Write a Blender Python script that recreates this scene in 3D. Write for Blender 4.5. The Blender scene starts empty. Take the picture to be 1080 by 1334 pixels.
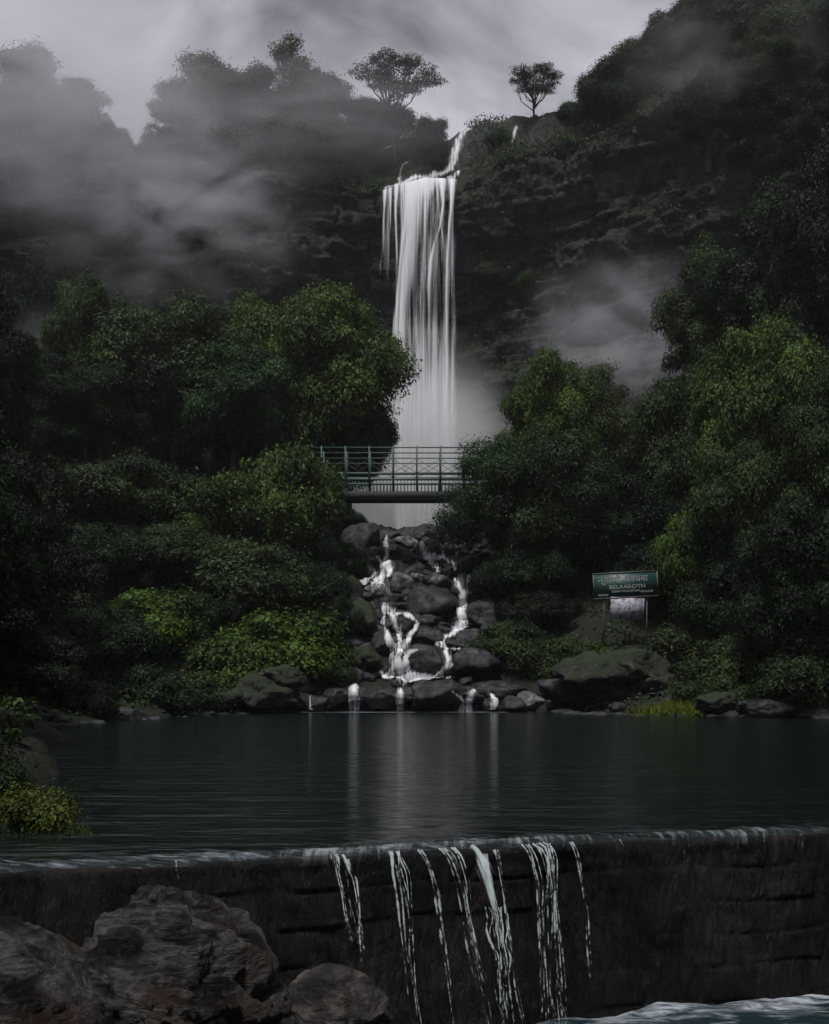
import bpy, math, random
import numpy as np
from mathutils import Vector, Matrix
from mathutils.bvhtree import BVHTree

sc = bpy.context.scene
col = sc.collection
R = math.radians
CH = 1.6            # eye height above the pool
F = 1500.0          # focal length in photograph pixels
HOR = 885.0         # pixel row of the horizon

# ------------------------------------------------------------------ camera
cd = bpy.data.cameras.new('camera')
cam = bpy.data.objects.new('camera', cd); col.objects.link(cam); sc.camera = cam
cam.location = (0, 0, CH); cam.rotation_euler = (R(90), 0, 0)
cd.sensor_fit = 'VERTICAL'; cd.sensor_height = 24.0
cd.lens = 24.0 * F / 1334.0
cd.shift_y = (HOR - 667.0) / 1334.0
cd.clip_start = 0.1; cd.clip_end = 2000

# ------------------------------------------------------------------ world
SUN_EL, SUN_AZ = R(68), R(205)      # azimuth clockwise from +Y: behind the camera's left shoulder
w = bpy.data.worlds.new('World'); sc.world = w; w.use_nodes = True
nt = w.node_tree; nt.nodes.clear()
def N(nt, t, **kw):
    n = nt.nodes.new(t)
    for k, v in kw.items():
        if k.startswith('i_'): n.inputs[k[2:].replace('_', ' ')].default_value = v
        else: setattr(n, k, v)
    return n
out = N(nt, 'ShaderNodeOutputWorld'); bg = N(nt, 'ShaderNodeBackground'); bg.inputs[1].default_value = 0.12
sky = N(nt, 'ShaderNodeTexSky', sky_type='NISHITA', sun_disc=False, sun_elevation=SUN_EL, sun_rotation=SUN_AZ)
hs = N(nt, 'ShaderNodeHueSaturation'); hs.inputs['Saturation'].default_value = 0.12
tc = N(nt, 'ShaderNodeTexCoord'); mp = N(nt, 'ShaderNodeMapping'); mp.inputs['Scale'].default_value = (1.1, 1.0, 1.7); mp.inputs['Location'].default_value = (0.35, 0, 0.1)
no = N(nt, 'ShaderNodeTexNoise'); no.inputs['Scale'].default_value = 5.5; no.inputs['Detail'].default_value = 5; no.inputs['Roughness'].default_value = 0.5; no.inputs['Distortion'].default_value = 0.5
rp = N(nt, 'ShaderNodeValToRGB')
rp.color_ramp.elements[0].position = 0.38; rp.color_ramp.elements[0].color = (0.42, 0.415, 0.46, 1)
rp.color_ramp.elements[1].position = 0.62; rp.color_ramp.elements[1].color = (1.2, 1.16, 1.24, 1)
mu = N(nt, 'ShaderNodeMix', data_type='RGBA', blend_type='MULTIPLY'); mu.inputs[0].default_value = 1.0
L = nt.links.new
L(tc.outputs['Generated'], mp.inputs[0]); L(mp.outputs[0], no.inputs['Vector']); L(no.outputs[0], rp.inputs[0])
L(sky.outputs[0], hs.inputs['Color']); L(hs.outputs[0], mu.inputs[6]); L(rp.outputs[0], mu.inputs[7])
L(mu.outputs[2], bg.inputs[0]); L(bg.outputs[0], out.inputs[0])

sd = bpy.data.lights.new('sun', 'SUN'); sd.energy = 3.3; sd.angle = R(12); sd.color = (1.0, 0.975, 0.95)
sun = bpy.data.objects.new('sun', sd); col.objects.link(sun)
dvec = Vector((math.sin(SUN_AZ) * math.cos(SUN_EL), math.cos(SUN_AZ) * math.cos(SUN_EL), math.sin(SUN_EL)))
sun.rotation_euler = dvec.to_track_quat('Z', 'Y').to_euler()

sc.view_settings.view_transform = 'Standard'; sc.view_settings.look = 'None'
sc.view_settings.exposure = 0.25; sc.view_settings.gamma = 1; sc.view_settings.use_curve_mapping = False
cy = sc.cycles
cy.max_bounces = 5; cy.diffuse_bounces = 2; cy.glossy_bounces = 2; cy.transmission_bounces = 2
cy.volume_bounces = 1; cy.transparent_max_bounces = 14; cy.caustics_reflective = False; cy.caustics_refractive = False
cy.use_denoising = True; cy.volume_step_rate = 2.0; cy.volume_max_steps = 128
cy.use_adaptive_sampling = True; cy.adaptive_threshold = 0.02

# ------------------------------------------------------------------ helpers
rng = np.random.default_rng(7)
random.seed(5)
def at(px, py, Y): return Vector(((px - 540) / F * Y, Y, CH + (HOR - py) / F * Y))
def pxX(px, Y): return (px - 540) / F * Y
def pyZ(py, Y): return CH + (HOR - py) / F * Y
def sstep(a, b, x): t = np.clip((x - a) / (b - a), 0, 1); return t * t * (3 - 2 * t)

def _h(i, j, k, s):
    n = (i * 374761393 + j * 668265263 + k * 2147483647 + s * 974711) & 0xFFFFFFFF
    n = ((n ^ (n >> 13)) * 1274126177) & 0xFFFFFFFF
    n = ((n ^ (n >> 15)) * 2246822519) & 0xFFFFFFFF
    return ((n ^ (n >> 16)) & 0xFFFFFF) / float(0xFFFFFF)
def vn(P, s=0):
    P = np.asarray(P, float); I = np.floor(P).astype(np.int64); f = P - I; f = f * f * (3 - 2 * f)
    i, j, k = I[..., 0], I[..., 1], I[..., 2]; x, y, z = f[..., 0], f[..., 1], f[..., 2]
    def c(a, b, d): return _h(i + a, j + b, k + d, s)
    a0 = c(0,0,0)*(1-x)+c(1,0,0)*x; a1 = c(0,1,0)*(1-x)+c(1,1,0)*x
    b0 = c(0,0,1)*(1-x)+c(1,0,1)*x; b1 = c(0,1,1)*(1-x)+c(1,1,1)*x
    return ((a0*(1-y)+a1*y)*(1-z)+(b0*(1-y)+b1*y)*z) * 2 - 1
def fbm(P, s=0, o=4, g=0.5):
    P = np.asarray(P, float); r = 0; a = 1; t = 0
    for q in range(o): r = r + a * vn(P * (2.03 ** q) + 17.3 * q, s + q); t += a; a *= g
    return r / t
def P3(x, y, z): return np.stack(np.broadcast_arrays(np.asarray(x, float), np.asarray(y, float), np.asarray(z, float)), -1)

def make_mesh(name, V, Fc, mat=None, smooth=True, attrs=None, uv=None):
    V = np.asarray(V, np.float32); Fc = np.asarray(Fc, np.int32); k = Fc.shape[1]; n = len(Fc)
    me = bpy.data.meshes.new(name)
    me.vertices.add(len(V)); me.vertices.foreach_set('co', V.ravel())
    me.loops.add(n * k); me.loops.foreach_set('vertex_index', Fc.ravel())
    me.polygons.add(n); me.polygons.foreach_set('loop_start', np.arange(0, n * k, k, dtype=np.int32))
    me.polygons.foreach_set('loop_total', np.full(n, k, np.int32))
    if smooth: me.polygons.foreach_set('use_smooth', np.ones(n, bool))
    me.update(calc_edges=True)
    if attrs:
        for an, av in attrs.items():
            a = me.attributes.new(an, 'FLOAT', 'POINT'); a.data.foreach_set('value', np.asarray(av, np.float32))
    if uv is not None:
        u = me.uv_layers.new(name='UVMap'); u.data.foreach_set('uv', np.asarray(uv, np.float32)[Fc.ravel()].ravel())
    me.validate()
    if mat: me.materials.append(mat)
    return me
def obj(name, me, parent=None, loc=None):
    o = bpy.data.objects.new(name, me); col.objects.link(o)
    if parent: o.parent = parent
    if loc is not None: o.location = loc
    return o
def tag(o, label=None, cat=None, group=None, kind=None):
    if label: o['label'] = label
    if cat: o['category'] = cat
    if group: o['group'] = group
    if kind: o['kind'] = kind
    return o
def empty(name, loc, rz=0):
    o = bpy.data.objects.new(name, None); col.objects.link(o); o.location = loc; o.rotation_euler = (0, 0, rz); o.empty_display_size = 0.3
    return o
def gridF(nu, nv):
    i, j = np.meshgrid(np.arange(nu - 1), np.arange(nv - 1), indexing='ij'); a = i * nv + j
    return np.stack([a, a + nv, a + nv + 1, a + 1], -1).reshape(-1, 4)
class MB:
    def __init__(s): s.V = []; s.F = []
    def box(s, a, b, M=None):
        n = len(s.V); x0, y0, z0 = a; x1, y1, z1 = b
        for p in ((x0,y0,z0),(x1,y0,z0),(x1,y1,z0),(x0,y1,z0),(x0,y0,z1),(x1,y0,z1),(x1,y1,z1),(x0,y1,z1)):
            p = Vector(p); s.V.append(tuple(M @ p if M else p))
        s.F += [[n+i for i in f] for f in ((0,3,2,1),(4,5,6,7),(0,1,5,4),(1,2,6,5),(2,3,7,6),(3,0,4,7))]
        return s
    def bar(s, p, q, w, h):
        p, q = Vector(p), Vector(q); d = q - p; l = d.length
        M = Matrix.Translation(p) @ d.to_track_quat('Z', 'Y').to_matrix().to_4x4()
        return s.box((-w/2, -h/2, 0), (w/2, h/2, l), M)
    def build(s, name, mat, parent=None):
        return obj(name, make_mesh(name, s.V, s.F, mat, smooth=False), parent)
def tube(paths, sides=7):
    """paths: list of (points, radii) -> V, F"""
    V = []; Fc = []; n = 0
    for pts, rad in paths:
        pts = [Vector(p) for p in pts]
        for k, p in enumerate(pts):
            d = (pts[min(k+1, len(pts)-1)] - pts[max(k-1, 0)]).normalized()
            u = d.cross(Vector((0.31, 0.9, 0.1))).normalized(); v = d.cross(u)
            for s in range(sides):
                a = 2*math.pi*s/sides; V.append(tuple(p + (u*math.cos(a) + v*math.sin(a)) * rad[k]))
        for k in range(len(pts)-1):
            for s in range(sides):
                a = n + k*sides + s; b = n + k*sides + (s+1) % sides
                Fc.append((a, b, b+sides, a+sides))
        n += len(pts)*sides
    return V, Fc

# ------------------------------------------------------------------ materials
def newmat(name):
    m = bpy.data.materials.new(name); m.use_nodes = True; t = m.node_tree; t.nodes.clear()
    o = N(t, 'ShaderNodeOutputMaterial'); return m, t, o
def ramp(t, stops):
    r = N(t, 'ShaderNodeValToRGB'); e = r.color_ramp.elements
    while len(e) < len(stops): e.new(0.5)
    for q, (p, c) in enumerate(stops): e[q].position = p; e[q].color = (*c, 1) if len(c) == 3 else c
    return r
def mixc(t, fac, a, b, mode='MIX'):
    m = N(t, 'ShaderNodeMix', data_type='RGBA', blend_type=mode)
    for sock, v in ((m.inputs[0], fac), (m.inputs[6], a), (m.inputs[7], b)):
        if hasattr(v, 'links'): t.links.new(v, sock)
        else: sock.default_value = v if not isinstance(v, tuple) else (*v, 1)
    return m.outputs[2]
def simple(name, c, rough=0.6, metal=0.0, var=0.25, scale=6.0, bump=0.0):
    m, t, o = newmat(name); p = N(t, 'ShaderNodeBsdfPrincipled'); p.inputs['Roughness'].default_value = rough; p.inputs['Metallic'].default_value = metal
    tc = N(t, 'ShaderNodeTexCoord'); n = N(t, 'ShaderNodeTexNoise'); n.inputs['Scale'].default_value = scale; n.inputs['Detail'].default_value = 5
    t.links.new(tc.outputs['Object'], n.inputs['Vector'])
    r = ramp(t, [(0.3, tuple(x*(1-var) for x in c)), (0.7, tuple(x*(1+var) for x in c))]); t.links.new(n.outputs[0], r.inputs[0])
    t.links.new(r.outputs[0], p.inputs['Base Color'])
    if bump:
        b = N(t, 'ShaderNodeBump'); b.inputs['Strength'].default_value = bump; t.links.new(n.outputs[0], b.inputs['Height']); t.links.new(b.outputs[0], p.inputs['Normal'])
    t.links.new(p.outputs[0], o.inputs[0]); return m
def rock_mat(name, dark, light, moss=None, mossamt=0.5, scale=1.0, stretch=(1, 1, 1), rough=0.45, bump=0.6, patch=None, streak=0.0, con=0.12):
    m, t, o = newmat(name); Lk = t.links.new
    p = N(t, 'ShaderNodeBsdfPrincipled'); tc = N(t, 'ShaderNodeTexCoord'); mp = N(t, 'ShaderNodeMapping')
    mp.inputs['Scale'].default_value = tuple(scale * s for s in stretch); Lk(tc.outputs['Object'], mp.inputs[0])
    n1 = N(t, 'ShaderNodeTexNoise'); n1.inputs['Scale'].default_value = 0.9; n1.inputs['Detail'].default_value = 9; n1.inputs['Roughness'].default_value = 0.62; n1.inputs['Distortion'].default_value = 0.6
    Lk(mp.outputs[0], n1.inputs['Vector'])
    n2 = N(t, 'ShaderNodeTexNoise'); n2.inputs['Scale'].default_value = 7.0; n2.inputs['Detail'].default_value = 8; n2.inputs['Roughness'].default_value = 0.7
    Lk(mp.outputs[0], n2.inputs['Vector'])
    r1 = ramp(t, [(0.5 - con, dark), (0.5, tuple((a+b)/2*0.7 for a, b in zip(dark, light))), (0.5 + con, light)]); Lk(n1.outputs[0], r1.inputs[0])
    r2 = ramp(t, [(0.32, (0.4, 0.4, 0.4)), (0.68, (1.6, 1.6, 1.6))]); Lk(n2.outputs[0], r2.inputs[0])
    c = mixc(t, 1.0, r1.outputs[0], r2.outputs[0], 'MULTIPLY')
    if streak:
        mp2 = N(t, 'ShaderNodeMapping'); mp2.inputs['Scale'].default_value = (0.9, 0.9, 0.06); Lk(tc.outputs['Object'], mp2.inputs[0])
        n4 = N(t, 'ShaderNodeTexNoise'); n4.inputs['Scale'].default_value = 1.0; n4.inputs['Detail'].default_value = 6; Lk(mp2.outputs[0], n4.inputs['Vector'])
        r4 = ramp(t, [(0.56, (0, 0, 0)), (0.70, (1, 1, 1))]); Lk(n4.outputs[0], r4.inputs[0])
        s = N(t, 'ShaderNodeMath', operation='MULTIPLY'); s.inputs[1].default_value = streak; Lk(r4.outputs[0], s.inputs[0])
        c = mixc(t, s.outputs[0], c, tuple(x * 1.9 for x in light))
    if patch:
        n5 = N(t, 'ShaderNodeTexNoise'); n5.inputs['Scale'].default_value = 1.3; n5.inputs['Detail'].default_value = 4; Lk(tc.outputs['Object'], n5.inputs['Vector'])
        r5 = ramp(t, [(0.55, (0, 0, 0)), (0.68, (1, 1, 1))]); Lk(n5.outputs[0], r5.inputs[0])
        c = mixc(t, r5.outputs[0], c, patch)
    if moss:
        g = N(t, 'ShaderNodeNewGeometry'); sx = N(t, 'ShaderNodeSeparateXYZ'); Lk(g.outputs['Normal'], sx.inputs[0])
        n3 = N(t, 'ShaderNodeTexNoise'); n3.inputs['Scale'].default_value = 0.35*scale; n3.inputs['Detail'].default_value = 7; Lk(tc.outputs['Object'], n3.inputs['Vector'])
        a = N(t, 'ShaderNodeMath', operation='MULTIPLY_ADD'); a.inputs[1].default_value = 0.55; Lk(sx.outputs['Z'], a.inputs[0]); Lk(n3.outputs[0], a.inputs[2])
        r3 = ramp(t, [(0.75 - 0.35*mossamt, (0, 0, 0)), (0.92 - 0.3*mossamt, (1, 1, 1))]); Lk(a.outputs[0], r3.inputs[0])
        mc = mixc(t, n2.outputs[0], tuple(x*0.5 for x in moss), moss)
        c = mixc(t, r3.outputs[0], c, mc)
    Lk(c, p.inputs['Base Color'])
    rr = N(t, 'ShaderNodeMapRange'); rr.inputs[3].default_value = rough - 0.12; rr.inputs[4].default_value = rough + 0.3; Lk(n2.outputs[0], rr.inputs[0]); Lk(rr.outputs[0], p.inputs['Roughness'])
    p.inputs['Specular IOR Level'].default_value = 0.22
    b = N(t, 'ShaderNodeBump'); b.inputs['Strength'].default_value = bump; b.inputs['Distance'].default_value = 0.4 / scale
    ad = N(t, 'ShaderNodeMath', operation='MULTIPLY_ADD'); ad.inputs[1].default_value = 0.4; Lk(n2.outputs[0], ad.inputs[0]); Lk(n1.outputs[0], ad.inputs[2])
    Lk(ad.outputs[0], b.inputs['Height']); Lk(b.outputs[0], p.inputs['Normal'])
    Lk(p.outputs[0], o.inputs[0]); return m
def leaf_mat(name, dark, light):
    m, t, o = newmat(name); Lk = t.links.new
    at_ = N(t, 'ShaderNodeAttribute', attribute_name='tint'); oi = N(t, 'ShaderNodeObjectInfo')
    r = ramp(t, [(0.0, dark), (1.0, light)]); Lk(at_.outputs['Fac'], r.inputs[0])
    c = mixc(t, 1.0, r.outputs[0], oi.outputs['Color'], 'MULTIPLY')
    p = N(t, 'ShaderNodeBsdfPrincipled'); p.inputs['Roughness'].default_value = 0.55; p.inputs['Specular IOR Level'].default_value = 0.12
    Lk(c, p.inputs['Base Color'])
    tr = N(t, 'ShaderNodeBsdfTranslucent'); Lk(c, tr.inputs[0])
    mx = N(t, 'ShaderNodeMixShader'); mx.inputs[0].default_value = 0.25
    Lk(p.outputs[0], mx.inputs[1]); Lk(tr.outputs[0], mx.inputs[2]); Lk(mx.outputs[0], o.inputs[0]); return m
def fall_mat(name, ufreq, vfreq, lo, hi, maxa=1.0, colr=(0.86, 0.87, 0.9), warp=0.0):
    """falling water: white, torn into long threads; UV in metres, attribute 'dens' thins it out"""
    m, t, o = newmat(name); Lk = t.links.new
    tc = N(t, 'ShaderNodeTexCoord'); mp = N(t, 'ShaderNodeMapping'); mp.inputs['Scale'].default_value = (ufreq, vfreq, 1); Lk(tc.outputs['UV'], mp.inputs[0])
    n = N(t, 'ShaderNodeTexNoise'); n.inputs['Scale'].default_value = 1; n.inputs['Detail'].default_value = 6; n.inputs['Roughness'].default_value = 0.6; n.inputs['Distortion'].default_value = warp; Lk(mp.outputs[0], n.inputs['Vector'])
    at_ = N(t, 'ShaderNodeAttribute', attribute_name='dens')
    mr = N(t, 'ShaderNodeMapRange', interpolation_type='SMOOTHSTEP'); mr.inputs[1].default_value = lo; mr.inputs[2].default_value = hi
    ad = N(t, 'ShaderNodeMath', operation='MULTIPLY_ADD'); ad.inputs[1].default_value = 0.6; ad.inputs[2].default_value = -0.6
    Lk(at_.outputs['Fac'], ad.inputs[0])
    ad2 = N(t, 'ShaderNodeMath', operation='ADD'); Lk(n.outputs[0], ad2.inputs[0]); Lk(ad.outputs[0], ad2.inputs[1]); Lk(ad2.outputs[0], mr.inputs[0])
    ml = N(t, 'ShaderNodeMath', operation='MULTIPLY'); ml.inputs[1].default_value = maxa; Lk(mr.outputs[0], ml.inputs[0])
    sm = N(t, 'ShaderNodeMapRange'); sm.inputs[1].default_value = 0.0; sm.inputs[2].default_value = 0.25; Lk(at_.outputs['Fac'], sm.inputs[0])
    m2 = N(t, 'ShaderNodeMath', operation='MULTIPLY'); Lk(ml.outputs[0], m2.inputs[0]); Lk(sm.outputs[0], m2.inputs[1])
    d = N(t, 'ShaderNodeBsdfDiffuse'); d.inputs[0].default_value = (*colr, 1)
    tl = N(t, 'ShaderNodeBsdfTranslucent'); tl.inputs[0].default_value = (*colr, 1)
    mx = N(t, 'ShaderNodeMixShader'); mx.inputs[0].default_value = 0.3; Lk(d.outputs[0], mx.inputs[1]); Lk(tl.outputs[0], mx.inputs[2])
    tp = N(t, 'ShaderNodeBsdfTransparent'); m3 = N(t, 'ShaderNodeMixShader'); Lk(m2.outputs[0], m3.inputs[0]); Lk(tp.outputs[0], m3.inputs[1]); Lk(mx.outputs[0], m3.inputs[2])
    Lk(m3.outputs[0], o.inputs[0]); return m

M = {}
M['cliff'] = rock_mat('cliff_rock', (0.008, 0.008, 0.009), (0.05, 0.048, 0.05), moss=(0.018, 0.026, 0.012), mossamt=0.45, scale=0.35, stretch=(1, 1, 2.2), rough=0.6, bump=0.9, streak=0.3)
M['bank'] = rock_mat('bank_earth', (0.007, 0.007, 0.006), (0.022, 0.02, 0.016), moss=(0.010, 0.016, 0.007), mossamt=0.6, scale=0.8, rough=0.7, bump=0.8)
M['boulder'] = rock_mat('wet_boulder', (0.006, 0.006, 0.008), (0.045, 0.044, 0.05), scale=2.2, rough=0.35, bump=0.7)
M['boulder_light'] = rock_mat('pale_boulder', (0.045, 0.044, 0.048), (0.17, 0.165, 0.175), scale=2.2, rough=0.5, bump=0.6)
M['boulder_moss'] = rock_mat('mossy_boulder', (0.012, 0.012, 0.012), (0.07, 0.067, 0.065), moss=(0.02, 0.03, 0.012), mossamt=0.6, scale=2.2, rough=0.5, bump=1.0)
M['fore_rock'] = rock_mat('folded_rock', (0.004, 0.0035, 0.0035), (0.085, 0.077, 0.076), scale=1.6, stretch=(0.7, 2.0, 4.5), rough=0.3, bump=1.0, patch=(0.05, 0.026, 0.016), con=0.07)  # pale fold bands also put the wet highlights into the colour
M['fore_rock2'] = rock_mat('grey_rock', (0.012, 0.010, 0.009), (0.10, 0.088, 0.08), scale=2.6, stretch=(1, 1, 2.0), rough=0.42, bump=1.0)
M['weir'] = rock_mat('weir_stone', (0.003, 0.003, 0.003), (0.017, 0.0145, 0.013), scale=1.2, stretch=(1.6, 1, 0.35), rough=0.26, bump=0.9)
M['bark'] = rock_mat('bark', (0.02, 0.017, 0.014), (0.07, 0.06, 0.05), scale=2, stretch=(2, 2, 0.4), rough=0.7, bump=0.5)
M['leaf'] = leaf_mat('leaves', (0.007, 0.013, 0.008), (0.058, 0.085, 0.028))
M['bridge'] = simple('bridge_green_paint', (0.006, 0.032, 0.024), 0.6)
M['deck'] = simple('bridge_girder', (0.010, 0.012, 0.015), 0.85)
M['sign'] = simple('sign_green', (0.005, 0.036, 0.03), 0.5, scale=3)
M['letters'] = simple('sign_letters', (0.2, 0.23, 0.22), 0.6)
M['steel'] = simple('post_steel', (0.05, 0.05, 0.05), 0.6)

# ------------------------------------------------------------------ terrain
yl = np.array([-40, 0, 9, 11, 21, 30, 40, 45, 53, 57, 60, 76, 90, 110, 140]); xl_ = np.array([-9, -8, -5.5, -3.6, -6.3, -9, -12.3, -11, -9, -5.2, -4.5, -4.6, -7, -14, -20])
yr = np.array([-40, 0, 12, 20, 30, 40, 46, 50, 53, 57, 60, 76, 90, 110, 140]); xr_ = np.array([9, 9, 9, 12, 16, 19, 19, 14, 8, 5.2, 4.2, 4.5, 7, 14, 20])
fy = np.array([-60, 8.5, 9.5, 56, 57, 58.2, 60, 76, 85, 110, 140]); fz = np.array([-1.3, -1.3, -1.3, -1.2, 0.2, 1.3, 1.7, 10.9, 12.5, 15.5, 18])
def ground(x, y):
    xl = np.interp(y, yl, xl_); xr = np.interp(y, yr, xr_)
    el = xl - x; er = x - xr
    n = fbm(P3(x / 7, y / 7, 0), 3, 5)
    n2 = fbm(P3(x / 1.6, y / 1.6, 0), 9, 3)
    cr = 11.05 + 0.335 * np.clip(x, -8, 13) + 0.45
    f = np.where(y < cr, -2.9, np.interp(y, fy, fz))
    inpool = (y > cr) & (y < 57)
    base = np.where(inpool, np.maximum(f, -1.2), f)
    e = np.maximum(el, er) + 0.8 * n2
    lift = np.where(inpool, 1.3, np.where(y < cr, 0.9, 0.3))
    steep = np.interp(y, [0, 50, 58, 68, 80, 100], [0.28, 0.28, 0.22, 0.25, 0.3, 0.35])
    b = lift * sstep(-0.3, 0.6, e) + steep * np.minimum(np.maximum(e, 0), 5) + 0.22 * np.maximum(e - 5, 0)
    b = np.where(e > 26, b + 0.3 * (e - 26), b)
    return base + b + n * 0.9 * sstep(0, 5, e) + 0.15 * n2
nx, ny = 300, 300
gx = np.linspace(-1, 1, nx); gx = np.sign(gx) * (np.abs(gx) ** 1.6) * 118
gy = np.concatenate([np.linspace(-28, 8, 24), np.linspace(9, 100, 226), np.linspace(102, 150, 50)])
X, Yg = np.meshgrid(gx, gy, indexing='ij'); Z = ground(X, Yg)
TV = np.stack([X, Yg, Z], -1).reshape(-1, 3); TF = gridF(nx, ny)
terrain = obj('ground', make_mesh('ground', TV, TF, M['bank'])); tag(terrain, kind='structure')

# ------------------------------------------------------------------ cliff with the plateau above it
cp = np.array([(-112, 40), (-92, 75), (-70, 98), (-45, 115), (-20, 127), (-4.6, 131.3), (5.5, 131.3), (15, 128), (28, 118), (40, 102), (50, 84), (62, 58), (75, 30)], float)
ctop = np.array([55, 54, 53, 54, 58.3, 57.6, 58.6, 61.5, 60.5, 52, 46, 42, 40])
ctier = np.array([4, 4, 4, 3, 5, 7, 9, 5, 5, 5, 6, 6, 6], float)
ck = np.array([.3, .3, .3, .25, .12, .05, .05, .3, .85, 1.0, 1.0, .9, .9])
seg = np.concatenate([[0], np.cumsum(np.hypot(*np.diff(cp, axis=0).T))])
ns, nf, npz = 620, 230, 90
s = np.linspace(0, seg[-1], ns)
# denser samples near the middle of the cliff
wgt = 1 + 2.2 * np.exp(-((np.linspace(0, seg[-1], 2000) - np.interp(5, [5], [seg[5] + 5])) / 45) ** 2)
cw = np.cumsum(wgt); cw = (cw - cw[0]) / (cw[-1] - cw[0]); s = np.interp(np.linspace(0, 1, ns), cw, np.linspace(0, seg[-1], 2000))
def smooth_interp(q, v):
    qq = np.linspace(-4.5, 4.5, 9); ww = np.exp(-(qq / 3.0) ** 2); return sum(wi * np.interp(q + qi, seg, v) for wi, qi in zip(ww, qq)) / ww.sum()
cx_, cy_ = smooth_interp(s, cp[:, 0]), smooth_interp(s, cp[:, 1])
tx, ty = np.gradient(cx_), np.gradient(cy_); tl = np.hypot(tx, ty); nxn, nyn = ty / tl, -tx / tl     # outward = towards the viewer
top = np.interp(s, seg, ctop); tier = np.interp(s, seg, ctier); kk = np.interp(s, seg, ck)
top = top + 1.1 * fbm(P3(s / 9, 0, 0), 21, 4) * (1 - 0.85 * np.exp(-((cx_) / 6.0) ** 2))
base = 2.0
v = np.linspace(0, 1, nf)
S, Vv = np.meshgrid(s, v, indexing='ij'); T = top[:, None]; Zc = base + (T - base) * Vv
# layered rock: each bed stands proud or back by its own amount, broken along its length
warp = Zc + 2.2 * fbm(P3(S / 26, 0, Zc / 60), 31, 2)
def beds(h, sd, L):
    q = warp / h; i = np.floor(q); fr = q - i
    a = vn(P3(S / L, i * 7.3, 0), sd); b = vn(P3(S / L, (i + 1) * 7.3, 0), sd)
    return a + (b - a) * sstep(0.78, 1.0, fr)
D = 1.5 * beds(5.2, 41, 22) + 0.9 * beds(1.9, 42, 9) + 0.35 * beds(0.8, 43, 4)
D += 1.3 * fbm(P3(S / 6, 0, Zc / 9), 51, 4) + 0.5 * fbm(P3(S / 1.6, 0, Zc / 2.2), 61, 4)
def blocks(sx, sz, sd):
    a_ = S / sx + 0.6 * fbm(P3(S / (sx * 2), 0, Zc / (sz * 2)), sd, 2); z_ = warp / sz + 0.3 * fbm(P3(S / sx, 0, Zc / sz), sd + 5, 2)
    ri = np.floor(z_).astype(np.int64); a_ = a_ + _h(ri, ri * 0, ri * 0, sd); ci = np.floor(a_).astype(np.int64)
    e_ = np.maximum(np.abs(a_ - ci - .5), np.abs(z_ - ri - .5)) * 2
    return (_h(ci, ri, ci * 0, sd + 1) - 0.5) * 2 - 0.9 * sstep(0.86, 1.0, e_)
D += 0.75 * blocks(4.2, 2.3, 210) + 0.42 * blocks(1.9, 1.1, 220) + 0.2 * blocks(0.9, 0.6, 230)
D += 7 * (1 - Vv) ** 1.5                                     # foot of the cliff comes forward
D -= 2.0 * sstep(0.25, 0.7, Vv) * (1 - sstep(0.75, 0.97, Vv)) # hollow below the rim
fallm = np.exp(-((np.interp(S, s, cx_) - 0.5) / 5.0) ** 2) * (np.abs(np.interp(S, s, cx_)) < 20)
D = D * (1 - 0.7 * fallm * sstep(0.6, 0.9, Vv)) - 3.0 * fallm * (1 - Vv)
FX = cx_[:, None] + nxn[:, None] * D; FY = cy_[:, None] + nyn[:, None] * D
# plateau rows
d = np.concatenate([np.linspace(0.25, 12, 50), np.geomspace(12.6, 95, npz - 50)])[None, :]
Dl = D[:, -1][:, None]
front = cx_[:, None]
pz = T + tier[:, None] * sstep(0.5, 6.5, d + 1.6 * fbm(P3(s[:, None] / 3, d / 3, 0), 71, 3)) + kk[:, None] * np.maximum(d - 5, 0)
pz = pz + (0.9 * fbm(P3(s[:, None] / 5, d / 5, 0), 81, 5) + 0.5 * beds_p if False else 0.9 * fbm(P3(s[:, None] / 5, d / 5, 0), 81, 5)) * sstep(0, 2, d)
# the gully the upper chute runs in
bi = np.floor(s[:, None] / 2.4 + 0.8 * fbm(P3(s[:, None] / 4, d / 4, 0), 141, 2)).astype(np.int64); bj = np.floor(d / 1.9 + 0.8 * fbm(P3(s[:, None] / 4, d / 4, 9), 142, 2)).astype(np.int64)
pz = pz + (1.1 * _h(bi, bj, bi * 0, 143) - 0.5) * sstep(0.3, 1.5, d) * np.exp(-d / 18)
gc = 2.2 + 1.6 * sstep(1, 7, d); gul = np.exp(-((front - gc) / 1.3) ** 2) * sstep(0.4, 3, d) * (np.abs(front) < 15)
pz = pz - 1.3 * gul
pcx = Dl * np.exp(-d / 3)
PX = cx_[:, None] + nxn[:, None] * (pcx - d * (1 - 0.25 * (np.abs(nxn[:, None]))))
PY = cy_[:, None] + nyn[:, None] * (pcx - d)
CV = np.concatenate([np.stack([FX, FY, Zc], -1), np.stack([PX, PY, pz], -1)], 1)
cliffV = CV.reshape(-1, 3); cliffF = gridF(ns, nf + npz)
cliff = obj('cliff', make_mesh('cliff', cliffV, cliffF, M['cliff'])); tag(cliff, kind='structure')
# unseen slopes added behind the viewer to block low sky light from the front
hx, hy = np.meshgrid(np.linspace(-140, 140, 120), np.linspace(-26, -118, 60), indexing='ij')
hzz = -2.6 + 62 * sstep(-24, -105, hy) * (1 - 0.35 * np.exp(-(hx / 30) ** 2)) + 5 * fbm(P3(hx / 22, hy / 22, 0), 151, 5)
sky_block_hills = obj('sky_block_hills', make_mesh('sky_block_hills', np.stack([hx, hy, hzz], -1).reshape(-1, 3), gridF(120, 60), M['bank'])); tag(sky_block_hills, kind='structure')
sc.view_layers[0].update()

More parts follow.
